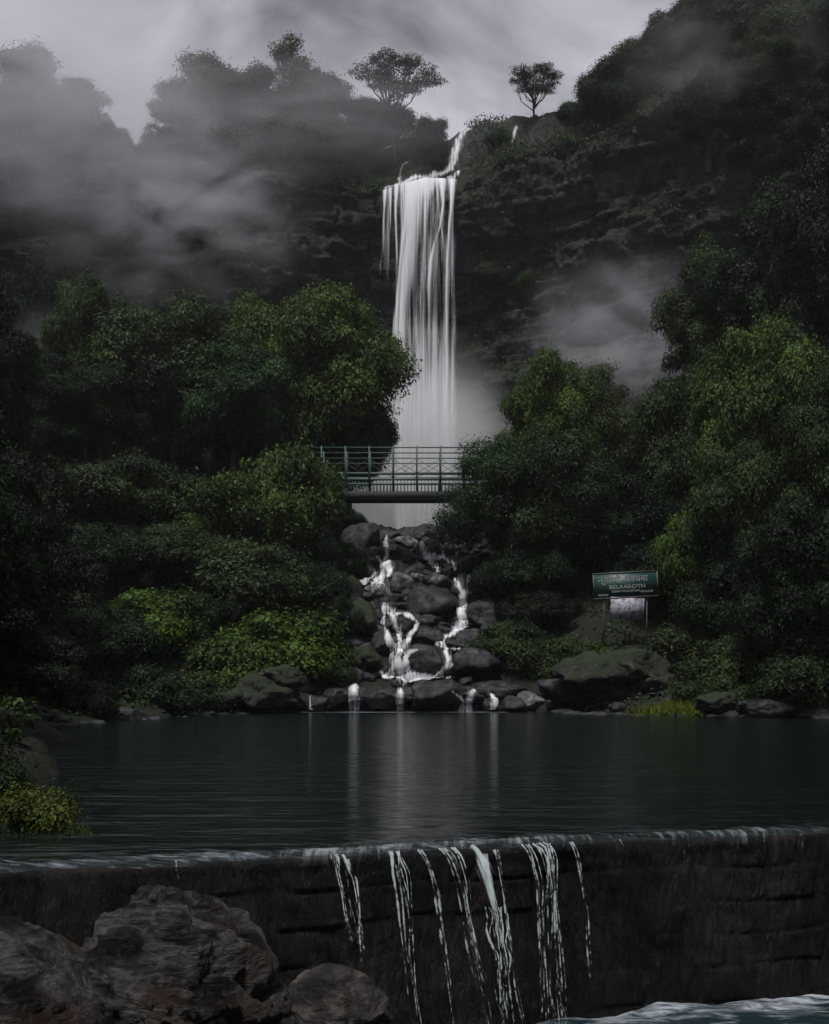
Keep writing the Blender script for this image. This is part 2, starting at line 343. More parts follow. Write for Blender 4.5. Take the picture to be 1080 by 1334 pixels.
allV = np.concatenate([TV, cliffV]); allF = np.concatenate([TF, cliffF + len(TV)])
bvh = BVHTree.FromPolygons([tuple(p) for p in allV.tolist()], [tuple(f) for f in allF.tolist()])
def gz(x, y):
    h = bvh.ray_cast(Vector((x, y, 400)), Vector((0, 0, -1))); return h[0].z if h[0] is not None else 0.0

# ------------------------------------------------------------------ water surfaces
def water_mat(name, c, rough, bstr, sx, sy, foam=False):
    m, t, o = newmat(name); Lk = t.links.new
    p = N(t, 'ShaderNodeBsdfPrincipled'); p.inputs['Base Color'].default_value = (*c, 1); p.inputs['Roughness'].default_value = rough; p.inputs['IOR'].default_value = 1.33
    p.inputs['Specular IOR Level'].default_value = 0.8
    tc = N(t, 'ShaderNodeTexCoord'); mp = N(t, 'ShaderNodeMapping'); mp.inputs['Scale'].default_value = (sx, sy, 1); Lk(tc.outputs['Object'], mp.inputs[0])
    n = N(t, 'ShaderNodeTexNoise'); n.inputs['Scale'].default_value = 1; n.inputs['Detail'].default_value = 4; n.inputs['Roughness'].default_value = 0.55; Lk(mp.outputs[0], n.inputs['Vector'])
    n2 = N(t, 'ShaderNodeTexNoise'); n2.inputs['Scale'].default_value = 4.1; n2.inputs['Detail'].default_value = 3; Lk(mp.outputs[0], n2.inputs['Vector'])
    ad = N(t, 'ShaderNodeMath', operation='MULTIPLY_ADD'); ad.inputs[1].default_value = 0.25; Lk(n2.outputs[0], ad.inputs[0]); Lk(n.outputs[0], ad.inputs[2])
    b = N(t, 'ShaderNodeBump'); b.inputs['Strength'].default_value = 1.0; b.inputs['Distance'].default_value = bstr; Lk(ad.outputs[0], b.inputs['Height']); Lk(b.outputs[0], p.inputs['Normal'])
    if foam:
        at_ = N(t, 'ShaderNodeAttribute', attribute_name='foam')
        n3 = N(t, 'ShaderNodeTexNoise'); n3.inputs['Scale'].default_value = 3.6; n3.inputs['Detail'].default_value = 8; n3.inputs['Roughness'].default_value = 0.68; n3.inputs['Distortion'].default_value = 0.7
        mp3 = N(t, 'ShaderNodeMapping'); mp3.inputs['Scale'].default_value = (0.7, 2.6, 1); Lk(tc.outputs['Object'], mp3.inputs[0]); Lk(mp3.outputs[0], n3.inputs['Vector'])
        a2 = N(t, 'ShaderNodeMath', operation='MULTIPLY_ADD'); a2.inputs[1].default_value = 0.6; Lk(at_.outputs['Fac'], a2.inputs[0]); Lk(n3.outputs[0], a2.inputs[2])
        r3 = ramp(t, [(0.74, (0, 0, 0)), (0.84, (.25, .25, .25)), (0.98, (1, 1, 1))]); Lk(a2.outputs[0], r3.inputs[0])
        c1 = mixc(t, r3.outputs[0], c, (0.26, 0.29, 0.32)); Lk(c1, p.inputs['Base Color'])
        r4 = N(t, 'ShaderNodeMapRange'); r4.inputs[3].default_value = rough; r4.inputs[4].default_value = 0.6; Lk(r3.outputs[0], r4.inputs[0]); Lk(r4.outputs[0], p.inputs['Roughness'])
    Lk(p.outputs[0], o.inputs[0]); return m
M['pool'] = water_mat('pool_water', (0.002, 0.005, 0.005), 0.14, 0.11, 0.38, 2.0, foam=True)
M['lower'] = water_mat('lower_water', (0.008, 0.018, 0.022), 0.12, 0.06, 2.0, 3.0, foam=True)
def crestY(x): return 11.05 + 0.335 * x - 0.004 * x * x + 0.06 * np.sin(x * 1.3)
WX0, WX1 = -8.0, 13.0
# pool: starts on the weir crest, where it bends over the front edge
us = np.linspace(0, 1, 420)
tt = np.concatenate([np.linspace(0, 1, 60) ** 1.3 * 3.0, 3.0 + np.linspace(0.01, 1, 150) ** 1.5 * 46.5])
xg = np.where(True, 0, 0) + np.linspace(-1, 1, 420)
PXw = np.zeros((420, len(tt))); PYw = np.zeros_like(PXw)
for j, q in enumerate(tt):
    half = 1.0
    x0 = WX0 - q * 0.8; x1 = WX1 + q * 0.6
    PXw[:, j] = x0 + (x1 - x0) * us
PYw = crestY(np.clip(PXw, WX0, WX1)) + tt[None, :]
PZw = 0.012 * fbm(P3(PXw * 0.9, PYw * 3.5, 0), 91, 3) * np.exp(-tt / 12)[None, :] + 0.035 * fbm(P3(PXw * 2.2, tt[None, :] * 9 + PXw, 0), 93, 3) * np.exp(-((tt - 0.35) / 0.4) ** 2)[None, :]
PZw -= (0.10 * np.clip(1 - tt / 0.3, 0, 1) ** 2)[None, :]
foam = 0.42 * np.exp(-((tt - 0.22) / 0.28) ** 2)[None, :] * (0.75 + 0.5 * fbm(P3(PXw / 1.5, 0, 0), 96, 2)) + 0.85 * np.exp(-((PYw - 56.2) / 0.5) ** 2) * (PXw > -5.6) * (PXw < 4.6)
foam += 0.3 * np.exp(-((PYw - 50.5) / 5) ** 2) * (PXw > -10) * (PXw < -1) * 0.9
pool = obj('pool_water', make_mesh('pool_water', np.stack([PXw, PYw, PZw], -1).reshape(-1, 3), gridF(420, len(tt)), M['pool'], attrs={'foam': foam.ravel()})); tag(pool, kind='structure')
# lower water in front of the weir
lx, ly = np.meshgrid(np.linspace(-12, 16, 260), np.linspace(-20, 15, 320), indexing='ij')
dd = crestY(lx) - ly; keep = dd > 0.1
fo = 0.5 * np.exp(-np.clip(dd, 0, 99) / 1.6) * sstep(0.8, 2.0, lx) + 0.25 * np.exp(-np.clip(dd, 0, 99) / 0.6)
lz = -1.83 + 0.05 * fbm(P3(lx * 1.2, ly * 2, 0), 101, 4) + 0.16 * fo * (0.6 + fbm(P3(lx * 1.5, ly * 3, 0), 103, 4)) 
ly = np.where(dd < -0.2, crestY(lx) + 0.2, ly)
low = obj('lower_stream_water', make_mesh('lower_stream_water', np.stack([lx, ly, lz], -1).reshape(-1, 3), gridF(260, 320), M['lower'], attrs={'foam': fo.ravel()})); tag(low, kind='structure')

# ------------------------------------------------------------------ weir
wr = empty('weir', (2, 11.7, -2.3)); tag(wr, 'long dark stone weir holding back the pool, water spilling over its crest', 'weir')
nu, nv2 = 900, 90
ux = np.linspace(WX0, WX1, nu); vz = np.linspace(0, 1, nv2)
UX, VZ = np.meshgrid(ux, vz, indexing='ij')
wz = -2.4 + 2.34 * VZ
wq = wz + 0.08 * fbm(P3(UX * 1.1, 0, wz * 1.2), 118, 3); row = np.floor((wq + 2.4) / 0.34); off = _h(row.astype(np.int64), row.astype(np.int64) * 0, row.astype(np.int64) * 0, 5)
wz0 = wz; wzz = wz + 0.07 * fbm(P3(UX * 1.1, 0, wz * 1.2), 118, 3); sw = (UX + 0.12 * fbm(P3(UX * 1.3, 5, wz * 2), 119, 3) + off * 0.9) / 0.62; cell = np.floor(sw)
fu = np.abs(sw - cell - 0.5) * 2; fv = np.abs(((wq + 2.4) / 0.34) - row - 0.5) * 2
edge = np.maximum(sstep(0.88, 1.0, fu), sstep(0.84, 1.0, fv))
bl = _h(cell.astype(np.int64), row.astype(np.int64), 0 * cell.astype(np.int64), 77)
edge = edge * sstep(-0.15, 0.35, fbm(P3(UX * 0.8, 3, wz * 1.5), 117, 3))
out_ = 0.022 * bl * (1 - edge) + 0.012 * (1 - edge) + 0.09 * fbm(P3(UX * 1.2, 0, wz * 1.4), 111, 4) + 0.03 * fbm(P3(UX * 6, 0, wz * 3), 112, 4)
out_ *= sstep(1.0, 0.93, VZ) * 0.999 + 0.001
batter = 0.12 * (1 - VZ); lip = 0.05 * sstep(0.93, 1.0, VZ) - 0.09 * sstep(0.985, 1.0, VZ)
WY = crestY(UX) - batter - out_ - lip + 0.03
Vw = np.stack([UX, WY, wz], -1)
crest = np.stack([UX[:, -1:], crestY(UX[:, -1:]) + np.array([[0.9]]), np.full((nu, 1), -0.07)], -1)
bk = crest.copy(); bk[..., 2] = -2.0
Vw = np.concatenate([Vw, crest, bk], 1)
o = obj('wall', make_mesh('weir_wall', (Vw - np.array([2, 11.7, -2.3])).reshape(-1, 3), gridF(nu, nv2 + 2), M['weir']), wr)

# ------------------------------------------------------------------ ribbons of water
def ribbon(name, mat, pts, widths, parent=None, brk=0.0, nv=None, bow=0.15, dens=None, origin=(0, 0, 0), nu=9, face=None, wob=0.0, sd=0):
    """pts along the flow; spans across +X (or 'face' direction); cross-section bowed towards the viewer; UV in metres"""
    pts = np.array([tuple(p) for p in pts], float); widths = np.array(widths, float); dens = np.ones(len(pts)) if dens is None else np.array(dens, float)
    cum = np.concatenate([[0], np.cumsum(np.linalg.norm(np.diff(pts, axis=0), axis=1))])
    nv = nv or max(8, int(cum[-1] / 0.4)); q = np.linspace(0, cum[-1], nv)
    sm = cum[-1] / max(8, len(pts) * 3)
    def itp(a): return (np.interp(q - sm, cum, a) + 2 * np.interp(q, cum, a) + np.interp(q + sm, cum, a)) / 4
    P = np.stack([itp(pts[:, k]) for k in range(3)], -1); W = itp(widths); Dn = itp(dens)
    if brk: Dn = Dn * (0.95 + brk * fbm(P3(q * 7.0, sd * 3.3, 0), 27, 3))
    if wob: W = W * (1 + wob * fbm(P3(q / max(0.3, cum[-1] / 9), sd, 0), 7 + sd, 2))
    t = np.gradient(P, axis=0); t /= np.linalg.norm(t, axis=1)[:, None] + 1e-9
    view = np.array([0, -1.0, 0.35]); view /= np.linalg.norm(view)
    side = np.cross(t, view); side /= np.linalg.norm(side, axis=1)[:, None] + 1e-9
    nor = np.cross(side, t)
    u = np.linspace(-1, 1, nu)
    V = P[:, None, :] + side[:, None, :] * (W[:, None] / 2 * u[None, :])[..., None] + nor[:, None, :] * (bow * (1 - u ** 2)[None, :] * W[:, None])[..., None]
    dn = Dn[:, None] - 1.05 * np.abs(u[None, :]) ** 2.2
    uvs = np.stack([W[:, None] / 2 * u[None, :] + sd * 3.7, np.broadcast_to(q[:, None], (nv, nu))], -1)
    V = V - np.array(origin)
    return obj(name, make_mesh(name, V.reshape(-1, 3), gridF(nv, nu), mat, attrs={'dens': dn.ravel()}, uv=uvs.reshape(-1, 2)), parent)
M['veil'] = fall_mat('waterfall_veil', 1.6, 0.05, 0.22, 0.62, 0.72, warp=0.2)
M['strand'] = fall_mat('waterfall_strand', 3.2, 0.09, 0.25, 0.66, 0.97, warp=0.3)
M['stream'] = fall_mat('cascade_stream', 4.5, 1.3, 0.24, 0.52, 0.95, warp=0.8)
M['beads'] = fall_mat('falling_beads', 30, 16.0, 0.34, 0.66, 0.66, (0.66, 0.74, 0.76), warp=0.6)
M['sheetlet'] = fall_mat('spilling_sheet', 30, 3.0, 0.34, 0.62, 0.6, (0.66, 0.74, 0.75), warp=0.4)


M['faint'] = fall_mat('thin_white_water', 3.0, 0.8, 0.25, 0.75, 0.6, warp=0.6)
M['filmy'] = fall_mat('crest_film', 18, 2.2, 0.30, 0.75, 0.5, (0.55, 0.6, 0.62), warp=0.5)
M['skin'] = fall_mat('draped_water', 8.0, 1.3, 0.24, 0.72, 0.92, warp=0.7)
def skin(name, mat, paths, tree, parent, origin, ang=38, res=0.06, off=0.07, fray=0.5, uvs=(1, 1), lookY=60, fs=0.5, jump=1.6, smooth_n=0):
    """water lying on the rocks: a fine sheet laid down onto the stones, kept only along the given courses"""
    dv = Vector((0, math.cos(R(ang)), -math.sin(R(ang)))); e2 = np.array([0, math.sin(R(ang)), math.cos(R(ang))])
    segs = []
    eye = Vector((0, 0, CH))
    for rows in paths:
        last = None
        for px, py, w_ in rows:
            dr = (at(px, py, lookY) - eye).normalized(); h = tree.ray_cast(eye, dr)[0]
            if h is None: h = at(px, py, lookY)
            c = (h.x, float(np.dot(e2, h)), w_ / 2 / F * h.y)
            if last is not None: segs.append((last, c))
            last = c
    lo = np.array([min(min(a_[0], b_[0]) for a_, b_ in segs), min(min(a_[1], b_[1]) for a_, b_ in segs)]) - 0.8
    hi = np.array([max(max(a_[0], b_[0]) for a_, b_ in segs), max(max(a_[1], b_[1]) for a_, b_ in segs)]) + 0.8
    gx = np.arange(lo[0], hi[0], res); gh = np.arange(lo[1], hi[1], res)
    GX, GH = np.meshgrid(gx, gh, indexing='ij'); D = np.full(GX.shape, -9.0)
    for (ax, ah, aw), (bx, bh, bw) in segs:
        dx, dh = bx - ax, bh - ah; L2 = dx * dx + dh * dh + 1e-9
        t = np.clip(((GX - ax) * dx + (GH - ah) * dh) / L2, 0, 1)
        dist = np.hypot(GX - ax - t * dx, GH - ah - t * dh); hw = aw + (bw - aw) * t
        D = np.maximum(D, 1.15 - (dist / np.maximum(hw, 0.03)) ** 1.3)
    D = D + fray * fbm(P3(GX / fs, GH / fs / 3.0, 3), 5, 4)
    need = D > -0.1
    n2 = need.copy(); n2[1:] |= need[:-1]; n2[:-1] |= need[1:]; n2[:, 1:] |= need[:, :-1]; n2[:, :-1] |= need[:, 1:]
    Pp = np.full(GX.shape + (3,), np.nan)
    for i, j in np.argwhere(n2):
        o_ = Vector((GX[i, j], 0, 0)) + Vector(e2 * GH[i, j]) - dv * 60 + dv * float(0)
        # start well in front and above
        q = Vector((GX[i, j], e2[1] * GH[i, j], e2[2] * GH[i, j])) + dv * (lookY - 40)
        h = tree.ray_cast(q, dv)
        if h[0] is not None:
            nn = h[1] if h[1].dot(dv) < 0 else -h[1]
            p_ = h[0] + nn * off - dv * off * 0.7; Pp[i, j] = p_[:]
    if smooth_n:
        for _ in range(smooth_n):       # water bridges the small gaps between stones
            Yp = np.where(np.isnan(Pp[..., 1]), 1e9, Pp[..., 1]); pad = np.pad(Yp, 1, mode='edge'); st = np.stack([pad[a_:a_ + Yp.shape[0], b_:b_ + Yp.shape[1]] for a_ in range(3) for b_ in range(3)])
            mn = st.min(0); g_ = st < 1e8; av = np.where(g_, st, 0).sum(0) / np.maximum(g_.sum(0), 1)
            Ynew = np.minimum(Yp, 0.5 * mn + 0.5 * av); sh = np.where(np.isnan(Pp[..., 1]), 0, Ynew - Yp)
            Pp[..., 1] += sh; Pp[..., 2] += sh * float(dv[2] / dv[1])
    idx = np.full(GX.shape, -1); ok = ~np.isnan(Pp[..., 0]); idx[ok] = np.arange(ok.sum())
    V = Pp[ok]; q = np.stack([idx[:-1, :-1], idx[1:, :-1], idx[1:, 1:], idx[:-1, 1:]], -1).reshape(-1, 4)
    q = q[(q >= 0).all(1)]
    yy_ = V[q][:, :, 1]; q = q[(yy_.max(1) - yy_.min(1)) < jump]
    qd = D[ok][q].max(1); q = q[qd > -0.05]
    used, inv = np.unique(q, return_inverse=True); q = inv.reshape(-1, 4)
    V = V[used]; uv_ = np.stack([GX[ok][used] * uvs[0], GH[ok][used] * uvs[1]], -1); dn = np.clip(D[ok][used], 0, 1.3)
    return obj(name, make_mesh(name, V - np.array(origin), q, M[mat], attrs={'dens': dn}, uv=uv_), parent)

wf0 = at(545, 690, 130); wf = empty('waterfall', wf0)
tag(wf, 'tall white waterfall dropping from the cliff in thin strands into mist', 'waterfall')
# every strand: centre, width and strength down the fall (photograph rows)
SR = [
 ([(537, 232, 46, 1.1), (537, 262, 36, 1.1), (536, 300, 28, 1.0), (530, 350, 22, .95), (524, 400, 18, .95), (521, 450, 22, .85), (526, 520, 26, .5), (532, 600, 30, .3), (532, 700, 34, .3)]),
 ([(531, 240, 16, .5), (527, 300, 8, .7), (521, 350, 7, .8), (518, 400, 8, .9), (513, 450, 10, .6), (514, 540, 12, .2), (514, 700, 12, .1)]),
 ([(558, 232, 26, 1.1), (556, 262, 14, .7), (553, 320, 8, .5), (549, 390, 8, .5), (546, 460, 12, .5), (548, 560, 14, .2), (548, 700, 14, .1)]),
 ([(576, 234, 12, 1.0), (577, 268, 5, .8), (573, 295, 5, .8), (566, 318, 5, .7), (562, 340, 7, .8), (559, 372, 8, .9), (559, 410, 6, .6), (558, 500, 8, .3), (558, 700, 8, .1)]),
 ([(589, 232, 12, 1.2), (588, 262, 6, 1.1), (585, 300, 5, 1.1), (583, 350, 5, 1.1), (582, 440, 5, 1.0), (582, 540, 8, .8), (583, 640, 12, .5), (583, 700, 12, .3)]),
 ([(568, 234, 10, .7), (572, 280, 3, .6), (578, 315, 3, .5), (582, 345, 4, .2), (582, 360, 4, 0), (582, 700, 4, 0)]),
 ([(501, 240, 8, 1.0), (500, 270, 4, .7), (499, 320, 5, .6), (496, 345, 7, .7), (499, 380, 4, .4), (498, 450, 5, .35), (500, 560, 6, .15), (500, 700, 6, 0)]),
 ([(508, 240, 8, .9), (508, 280, 4, .6), (507, 320, 4, .5), (508, 380, 4, .3), (508, 460, 5, .25), (508, 700, 6, 0)]),
 ([(516, 240, 9, .9), (515, 270, 4, .7), (516, 310, 4, .7), (518, 335, 4, .5), (519, 360, 3, 0), (519, 700, 4, 0)]),
 ([(546, 330, 6, 0), (545, 370, 8, .4), (547, 400, 8, .4), (545, 440, 10, .4), (545, 490, 8, .1), (545, 700, 4, 0)]),
 ([(566, 380, 6, 0), (565, 430, 8, .5), (568, 480, 12, .55), (568, 540, 16, .4), (568, 700, 20, .2)]),
 ([(538, 440, 8, 0), (540, 500, 22, .35), (540, 580, 34, .35), (540, 700, 44, .3)]),
]
def sheet(name, nx_, ny_, yoff, veil, sd, strands, mat):
    px_ = np.linspace(489, 601, nx_); t_ = np.linspace(0, 1, ny_)
    PXs, Ts = np.meshgrid(px_, t_, indexing='ij')
    ptop = np.interp(PXs, [489, 500, 520, 554, 575, 601], [251, 247, 240, 231, 232, 234])
    PY = ptop + (725 - ptop) * Ts ** 1.05
    wob_ = 1.8 * fbm(P3(0 * PY, PY / 60, sd), 9, 3) + 0.8 * fbm(P3(PXs / 20, PY / 30, sd), 19, 3)
    inner = sstep(490, 500, PXs + wob_) * sstep(601, 590, PXs + wob_)
    vt = np.interp(PY, [235, 300, 400, 480, 560, 720], [.66, .60, .66, .82, .95, 1.0]) * veil
    vt *= np.interp(PY, [300, 430, 560], [0, 1, 1]) * sstep(505, 522, PXs) + 1.0 * (1 - sstep(300, 430, PY))
    Dm = vt * inner
    if strands:
        for rws in SR:
            a_ = np.array(rws, float); c = np.interp(PY, a_[:, 1], a_[:, 0]); w_ = np.interp(PY, a_[:, 1], a_[:, 2]); I_ = np.interp(PY, a_[:, 1], a_[:, 3])
            I_ = np.where(PY < a_[0, 1] - 8, 0, I_)
            Dm = np.maximum(Dm, I_ * np.exp(-np.abs((PXs + 0.5 * wob_ - c) / (w_ * 0.5)) ** 1.7) + 0.55 * Dm)
    Yd = 130.2 - 1.9 * (1 - np.exp(-np.clip(PY - ptop, 0, 999) / 22)) - yoff - 0.45 * Dm - 0.002 * (PY - 235)
    Xw = (PXs - 540) / F * Yd; Zw = CH + (HOR - PY) / F * Yd
    V = np.stack([Xw, Yd, Zw], -1) - np.array(wf0)
    return obj(name, make_mesh(name, V.reshape(-1, 3), gridF(nx_, ny_), M[mat], attrs={'dens': np.clip(Dm, 0, 1.25).ravel()}, uv=np.stack([Xw + sd * 5, -Zw], -1).reshape(-1, 2)), wf)
sheet('curtain', 150, 300, 0.3, 1.0, 1, True, 'strand')
sheet('veil', 90, 160, -0.6, 1.1, 2, False, 'veil')
CH_ = [[(612, 170, 12), (604, 174, 22), (598, 184, 22), (596, 198, 22), (593, 210, 26), (588, 220, 34)], [(590, 222, 20), (570, 228, 20), (548, 233, 16), (526, 240, 12), (502, 247, 8)],
       [(596, 226, 12), (590, 236, 14), (575, 236, 12), (545, 238, 10)], [(589, 178, 3), (590, 195, 6), (590, 208, 7)]]
skin('chute', 'skin', CH_, bvh, wf, wf0, ang=25, res=0.16, off=0.14, fray=0.3, uvs=(.6, .3), lookY=130, fs=1.6, jump=3.5)
skin('chute', 'faint', [[(532, 213, 5), (525, 217, 8), (522, 228, 9), (521, 240, 12)]], bvh, wf, wf0, ang=25, res=0.16, off=0.14, fray=0.4, uvs=(.6, .3), lookY=130, fs=1.2, jump=3.5)
rf0 = at(670, 180, 132); rf = empty('small_waterfall', rf0); tag(rf, 'tiny white side fall on the cliff rim beside the lone flat-topped tree', 'waterfall')
skin('strand', 'faint', [[(673, 166, 6), (670, 175, 9), (667, 190, 7)]], bvh, rf, rf0, ang=25, res=0.15, off=0.1, fray=0.5, uvs=(.8, .4), lookY=130, fs=1.2, jump=3)
sf0 = at(975, 190, 112); sf = empty('hillside_rivulet', sf0); tag(sf, 'faint white rivulet high on the right-hand cliff above the dark trees', 'waterfall')
skin('strand', 'faint', [[(1022, 162, 6), (1000, 170, 4), (976, 182, 8), (964, 192, 12), (958, 205, 5), (945, 225, 3)]], bvh, sf, sf0, ang=20, res=0.15, off=0.12, fray=0.7, uvs=(.8, .5), lookY=105, fs=1.0, jump=3)

# weir overflow
ov0 = Vector((1, 11.2, 0)); ovr = empty('weir_overflow', ov0); tag(ovr, 'thin broken streams of water spilling down the face of the weir', 'spilling water')
fx = np.linspace(-5.5, 9.5, 700); ft = np.linspace(0, 1, 26); FXx, FT = np.meshgrid(fx, ft, indexing='ij')
len_ = 0.16 + 0.16 * fbm(P3(fx * 2.3, 0, 0), 131, 3) + 0.14 * fbm(P3(fx * 9, 0, 0), 132, 2); len_ = np.clip(len_ + 0.5 * sstep(2.2, 5, fx) * (0.6 + fbm(P3(fx * 4, 3, 0), 134, 2)), 0.05, 1.3)[:, None]
fz_ = 0.012 - 0.05 * FT ** 2 - len_ * np.clip(FT - 0.35, 0, 1) / 0.65; fyy = crestY(FXx) + 0.28 - 0.40 * np.minimum(1, FT / 0.4) - 0.03 * FT
fd = (0.68 + 0.5 * fbm(P3(FXx * 1.1, 0, 0), 133, 3)) * sstep(0, 0.2, FT) * (1 - FT ** 2.0)
fd *= np.interp(FXx, [-5.5, -1.8, -0.8, 2.6, 3.4, 9.5], [.8, .8, 1.35, 1.35, .9, .8])
obj('crest_film', make_mesh('crest_film', (np.stack([FXx, fyy, fz_], -1) - np.array(ov0)).reshape(-1, 3), gridF(700, 26), M['filmy'], attrs={'dens': np.clip(fd, 0, 1.2).ravel()}, uv=np.stack([FXx, FT * 0.5], -1).reshape(-1, 2)), ovr)
def trickle(rows, w0, w1, sd, mat='beads', dens=None, nu=9):
    if mat != 'beads': return trickle_(rows, w0, w1, sd, mat, dens, nu)
    rr_ = random.Random(sd); n = max(1, round((w0 + w1) / 7)); out_l = []
    for q in range(n):      # each course is a few thin threads of drops crossing one another
        c0 = (q + .5) / n - .5; rows_ = []; ph = rr_.uniform(0, 6)
        m_ = 8; cum_ = np.linspace(0, len(rows) - 1, m_); A = np.array(rows, float)
        for k, u_ in enumerate(cum_):
            x_ = np.interp(u_, range(len(rows)), A[:, 0]); y_ = np.interp(u_, range(len(rows)), A[:, 1]); w_ = w0 + (w1 - w0) * k / (m_ - 1)
            rows_.append((x_ + c0 * w_ * 1.1 + rr_.uniform(-.35, .35) * w_ * (0.4 if n == 1 else 0.7) * (k > 0), y_ + (rr_.uniform(-25, 10) if k == m_ - 1 else 0)))
        dn_ = list(np.interp(cum_, range(len(rows)), dens)) if dens else [1.1, 1, .95, .9, .9, .8, .8, .7]
        out_l.append(trickle_(rows_, 3.6, 3.2, sd * 10 + q, mat, dn_, 5))
    return out_l
def trickle_(rows, w0, w1, sd, mat='beads', dens=None, nu=7):
    pts = []; n = len(rows)
    for k, (px, py) in enumerate(rows):
        # depth from the crest line, stepping a little forward as the water falls free
        sl = (px - 540) / F; Y = 11.05 / (1 - 0.335 * sl) - 0.03; f = k / (n - 1)
        Y -= 0.05 + 0.42 * f ** 1.2
        p_ = at(px, py, Y); p_.z = min(p_.z, -0.012 - 0.03 * k); pts.append(p_)
    wd = [(w0 + (w1 - w0) * k / (n - 1)) * 11.2 / F for k in range(n)]
    ribbon('stream', M[mat], pts, wd, ovr, nv=70, bow=0.2, dens=[x * 1.2 for x in (dens or [1.1] + [0.95] * (n - 2) + [0.7])], origin=ov0, nu=nu, sd=sd, wob=0.9, brk=0.55 if mat == 'beads' else 0.0)
trickle([(441, 1112), (445, 1124), (456, 1180), (468, 1240), (475, 1274)], 22, 12, 41, dens=[1.2, .8, .65, .6, .5])
trickle([(436, 1116), (444, 1150), (452, 1205), (462, 1245)], 6, 5, 42)
trickle([(450, 1118), (464, 1150), (470, 1215), (474, 1265)], 7, 6, 43)
trickle([(512, 1106), (518, 1124), (527, 1180), (535, 1250), (545, 1345)], 16, 12, 44)
trickle([(520, 1110), (533, 1140), (536, 1190), (534, 1230)], 6, 5, 45)
trickle([(545, 1105), (556, 1120), (567, 1150), (573, 1200), (580, 1250), (592, 1345)], 7, 6, 46)
trickle([(575, 1098), (590, 1115), (604, 1170), (617, 1240), (637, 1345)], 13, 12, 47)
trickle([(588, 1100), (600, 1112), (612, 1165), (614, 1210), (632, 1300)], 7, 8, 48)
trickle([(613, 1100), (622, 1108), (630, 1130), (640, 1160), (646, 1188)], 22, 22, 49, 'sheetlet', [.9, 1.0, 1.0, .9, .8], 13)
trickle([(644, 1180), (648, 1215), (655, 1260), (664, 1345)], 26, 20, 50)
trickle([(630, 1110), (644, 1185), (652, 1250), (658, 1345)], 9, 10, 51)
trickle([(645, 1105), (651, 1125), (660, 1190), (669, 1250), (682, 1345)], 8, 8, 52)
trickle([(682, 1092), (694, 1112), (704, 1170), (706, 1250), (708, 1345)], 12, 10, 53)
trickle([(698, 1090), (713, 1102), (719, 1140), (718, 1200), (722, 1280), (728, 1345)], 15, 24, 54)
trickle([(712, 1092), (718, 1120), (727, 1210), (735, 1345)], 8, 12, 55)
trickle([(742, 1090), (751, 1108), (762, 1170), (767, 1240), (776, 1315)], 6, 6, 56)
trickle([(805, 1085), (812, 1100), (824, 1150), (834, 1215), (846, 1290)], 13, 14, 57, dens=[.8, .6, .45, .4, .3])
trickle([(885, 1084), (892, 1100), (899, 1128), (903, 1150)], 9, 5, 58, dens=[.9, .7, .5, .2])
trickle([(229, 1112), (230, 1128), (233, 1150), (234, 1162)], 5, 4, 59, dens=[1, .9, .8, .5])
trickle([(414, 1195), (417, 1215), (420, 1255)], 6, 4, 60, dens=[.4, .6, .4])
for q in range(16):   # the thin film that threads down the right half of the wall
    x0 = 880 + q * 13 + random.uniform(-5, 5)
    trickle([(x0, 1086), (x0 + 2, 1110), (x0 + 5, 1150 + random.uniform(0, 90))], 5, 4, 61 + q, dens=[.7, .5, .15])

# ------------------------------------------------------------------ boulders
import bmesh
def ico(sub):
    bm = bmesh.new(); bmesh.ops.create_icosphere(bm, subdivisions=sub, radius=1)
    V = np.array([v.co[:] for v in bm.verts]); Fc = np.array([[v.index for v in f.verts] for f in bm.faces]); bm.free()
    return V, Fc
ICO = {k: ico(k) for k in (3, 4, 5, 6)}
def rock_shape(sd, sub=4, planes=15, rough=0.15, dmin=0.55):
    V, Fc = ICO[sub]; r = np.random.default_rng(sd)
    nn = r.normal(size=(planes, 3)); nn /= np.linalg.norm(nn, axis=1)[:, None]; dd = r.uniform(dmin, 0.98, planes)
    dot = V @ nn.T; rad = np.where(dot > 0.05, dd / np.maximum(dot, 0.05), 9)
    rr = -np.log(np.sum(np.exp(-60 * np.minimum(rad, 1.15)), 1) + math.exp(-60 * 1.1)) / 60
    V = V * rr[:, None]
    V = V * (1 + rough * fbm(V * 2.2 + sd, sd % 97, 5) + rough * 0.5 * fbm(V * 8 + sd, sd % 89, 3))[:, None]
    return V, Fc
boulderV = []; boulderF = []; nbv = [len(allV)]
def boulder(px, py, wpx, hpx, Y, label, mat='boulder', sd=None, depth=None, sub=4, group=None, tilt=0.0):
    sd = sd or int(px * 7 + py); V, Fc = rock_shape(sd, sub, rough=0.3 if mat == 'boulder_moss' else 0.17)
    if mat == 'boulder_moss':       # bedded rock: thin ledges
        q = V[:, 2] * 4 + 0.8 * fbm(V * 1.5, 3, 3) + V[:, 0] * .8; V = V * (1 + 0.09 * (np.abs(q - np.floor(q) - .5) * 2) ** .5)[:, None]
    sx = wpx / F * Y / 2 * 1.18; sz = hpx / F * Y / 2 * 1.22; sy = depth or (sx + sz) / 2
    c, s_ = math.cos(tilt), math.sin(tilt)
    V = V * np.array([sx, sy, sz]); V = np.stack([V[:, 0] * c - V[:, 2] * s_, V[:, 1], V[:, 0] * s_ + V[:, 2] * c], -1)
    p = at(px, py, Y + sy * 0.5)
    o = obj('boulder', make_mesh('boulder', V, Fc, M[mat]), None, p)
    tag(o, label, 'boulder', group)
    boulderV.append(V + np.array(p)); boulderF.append(Fc + nbv[0]); nbv[0] += len(V)
    return o
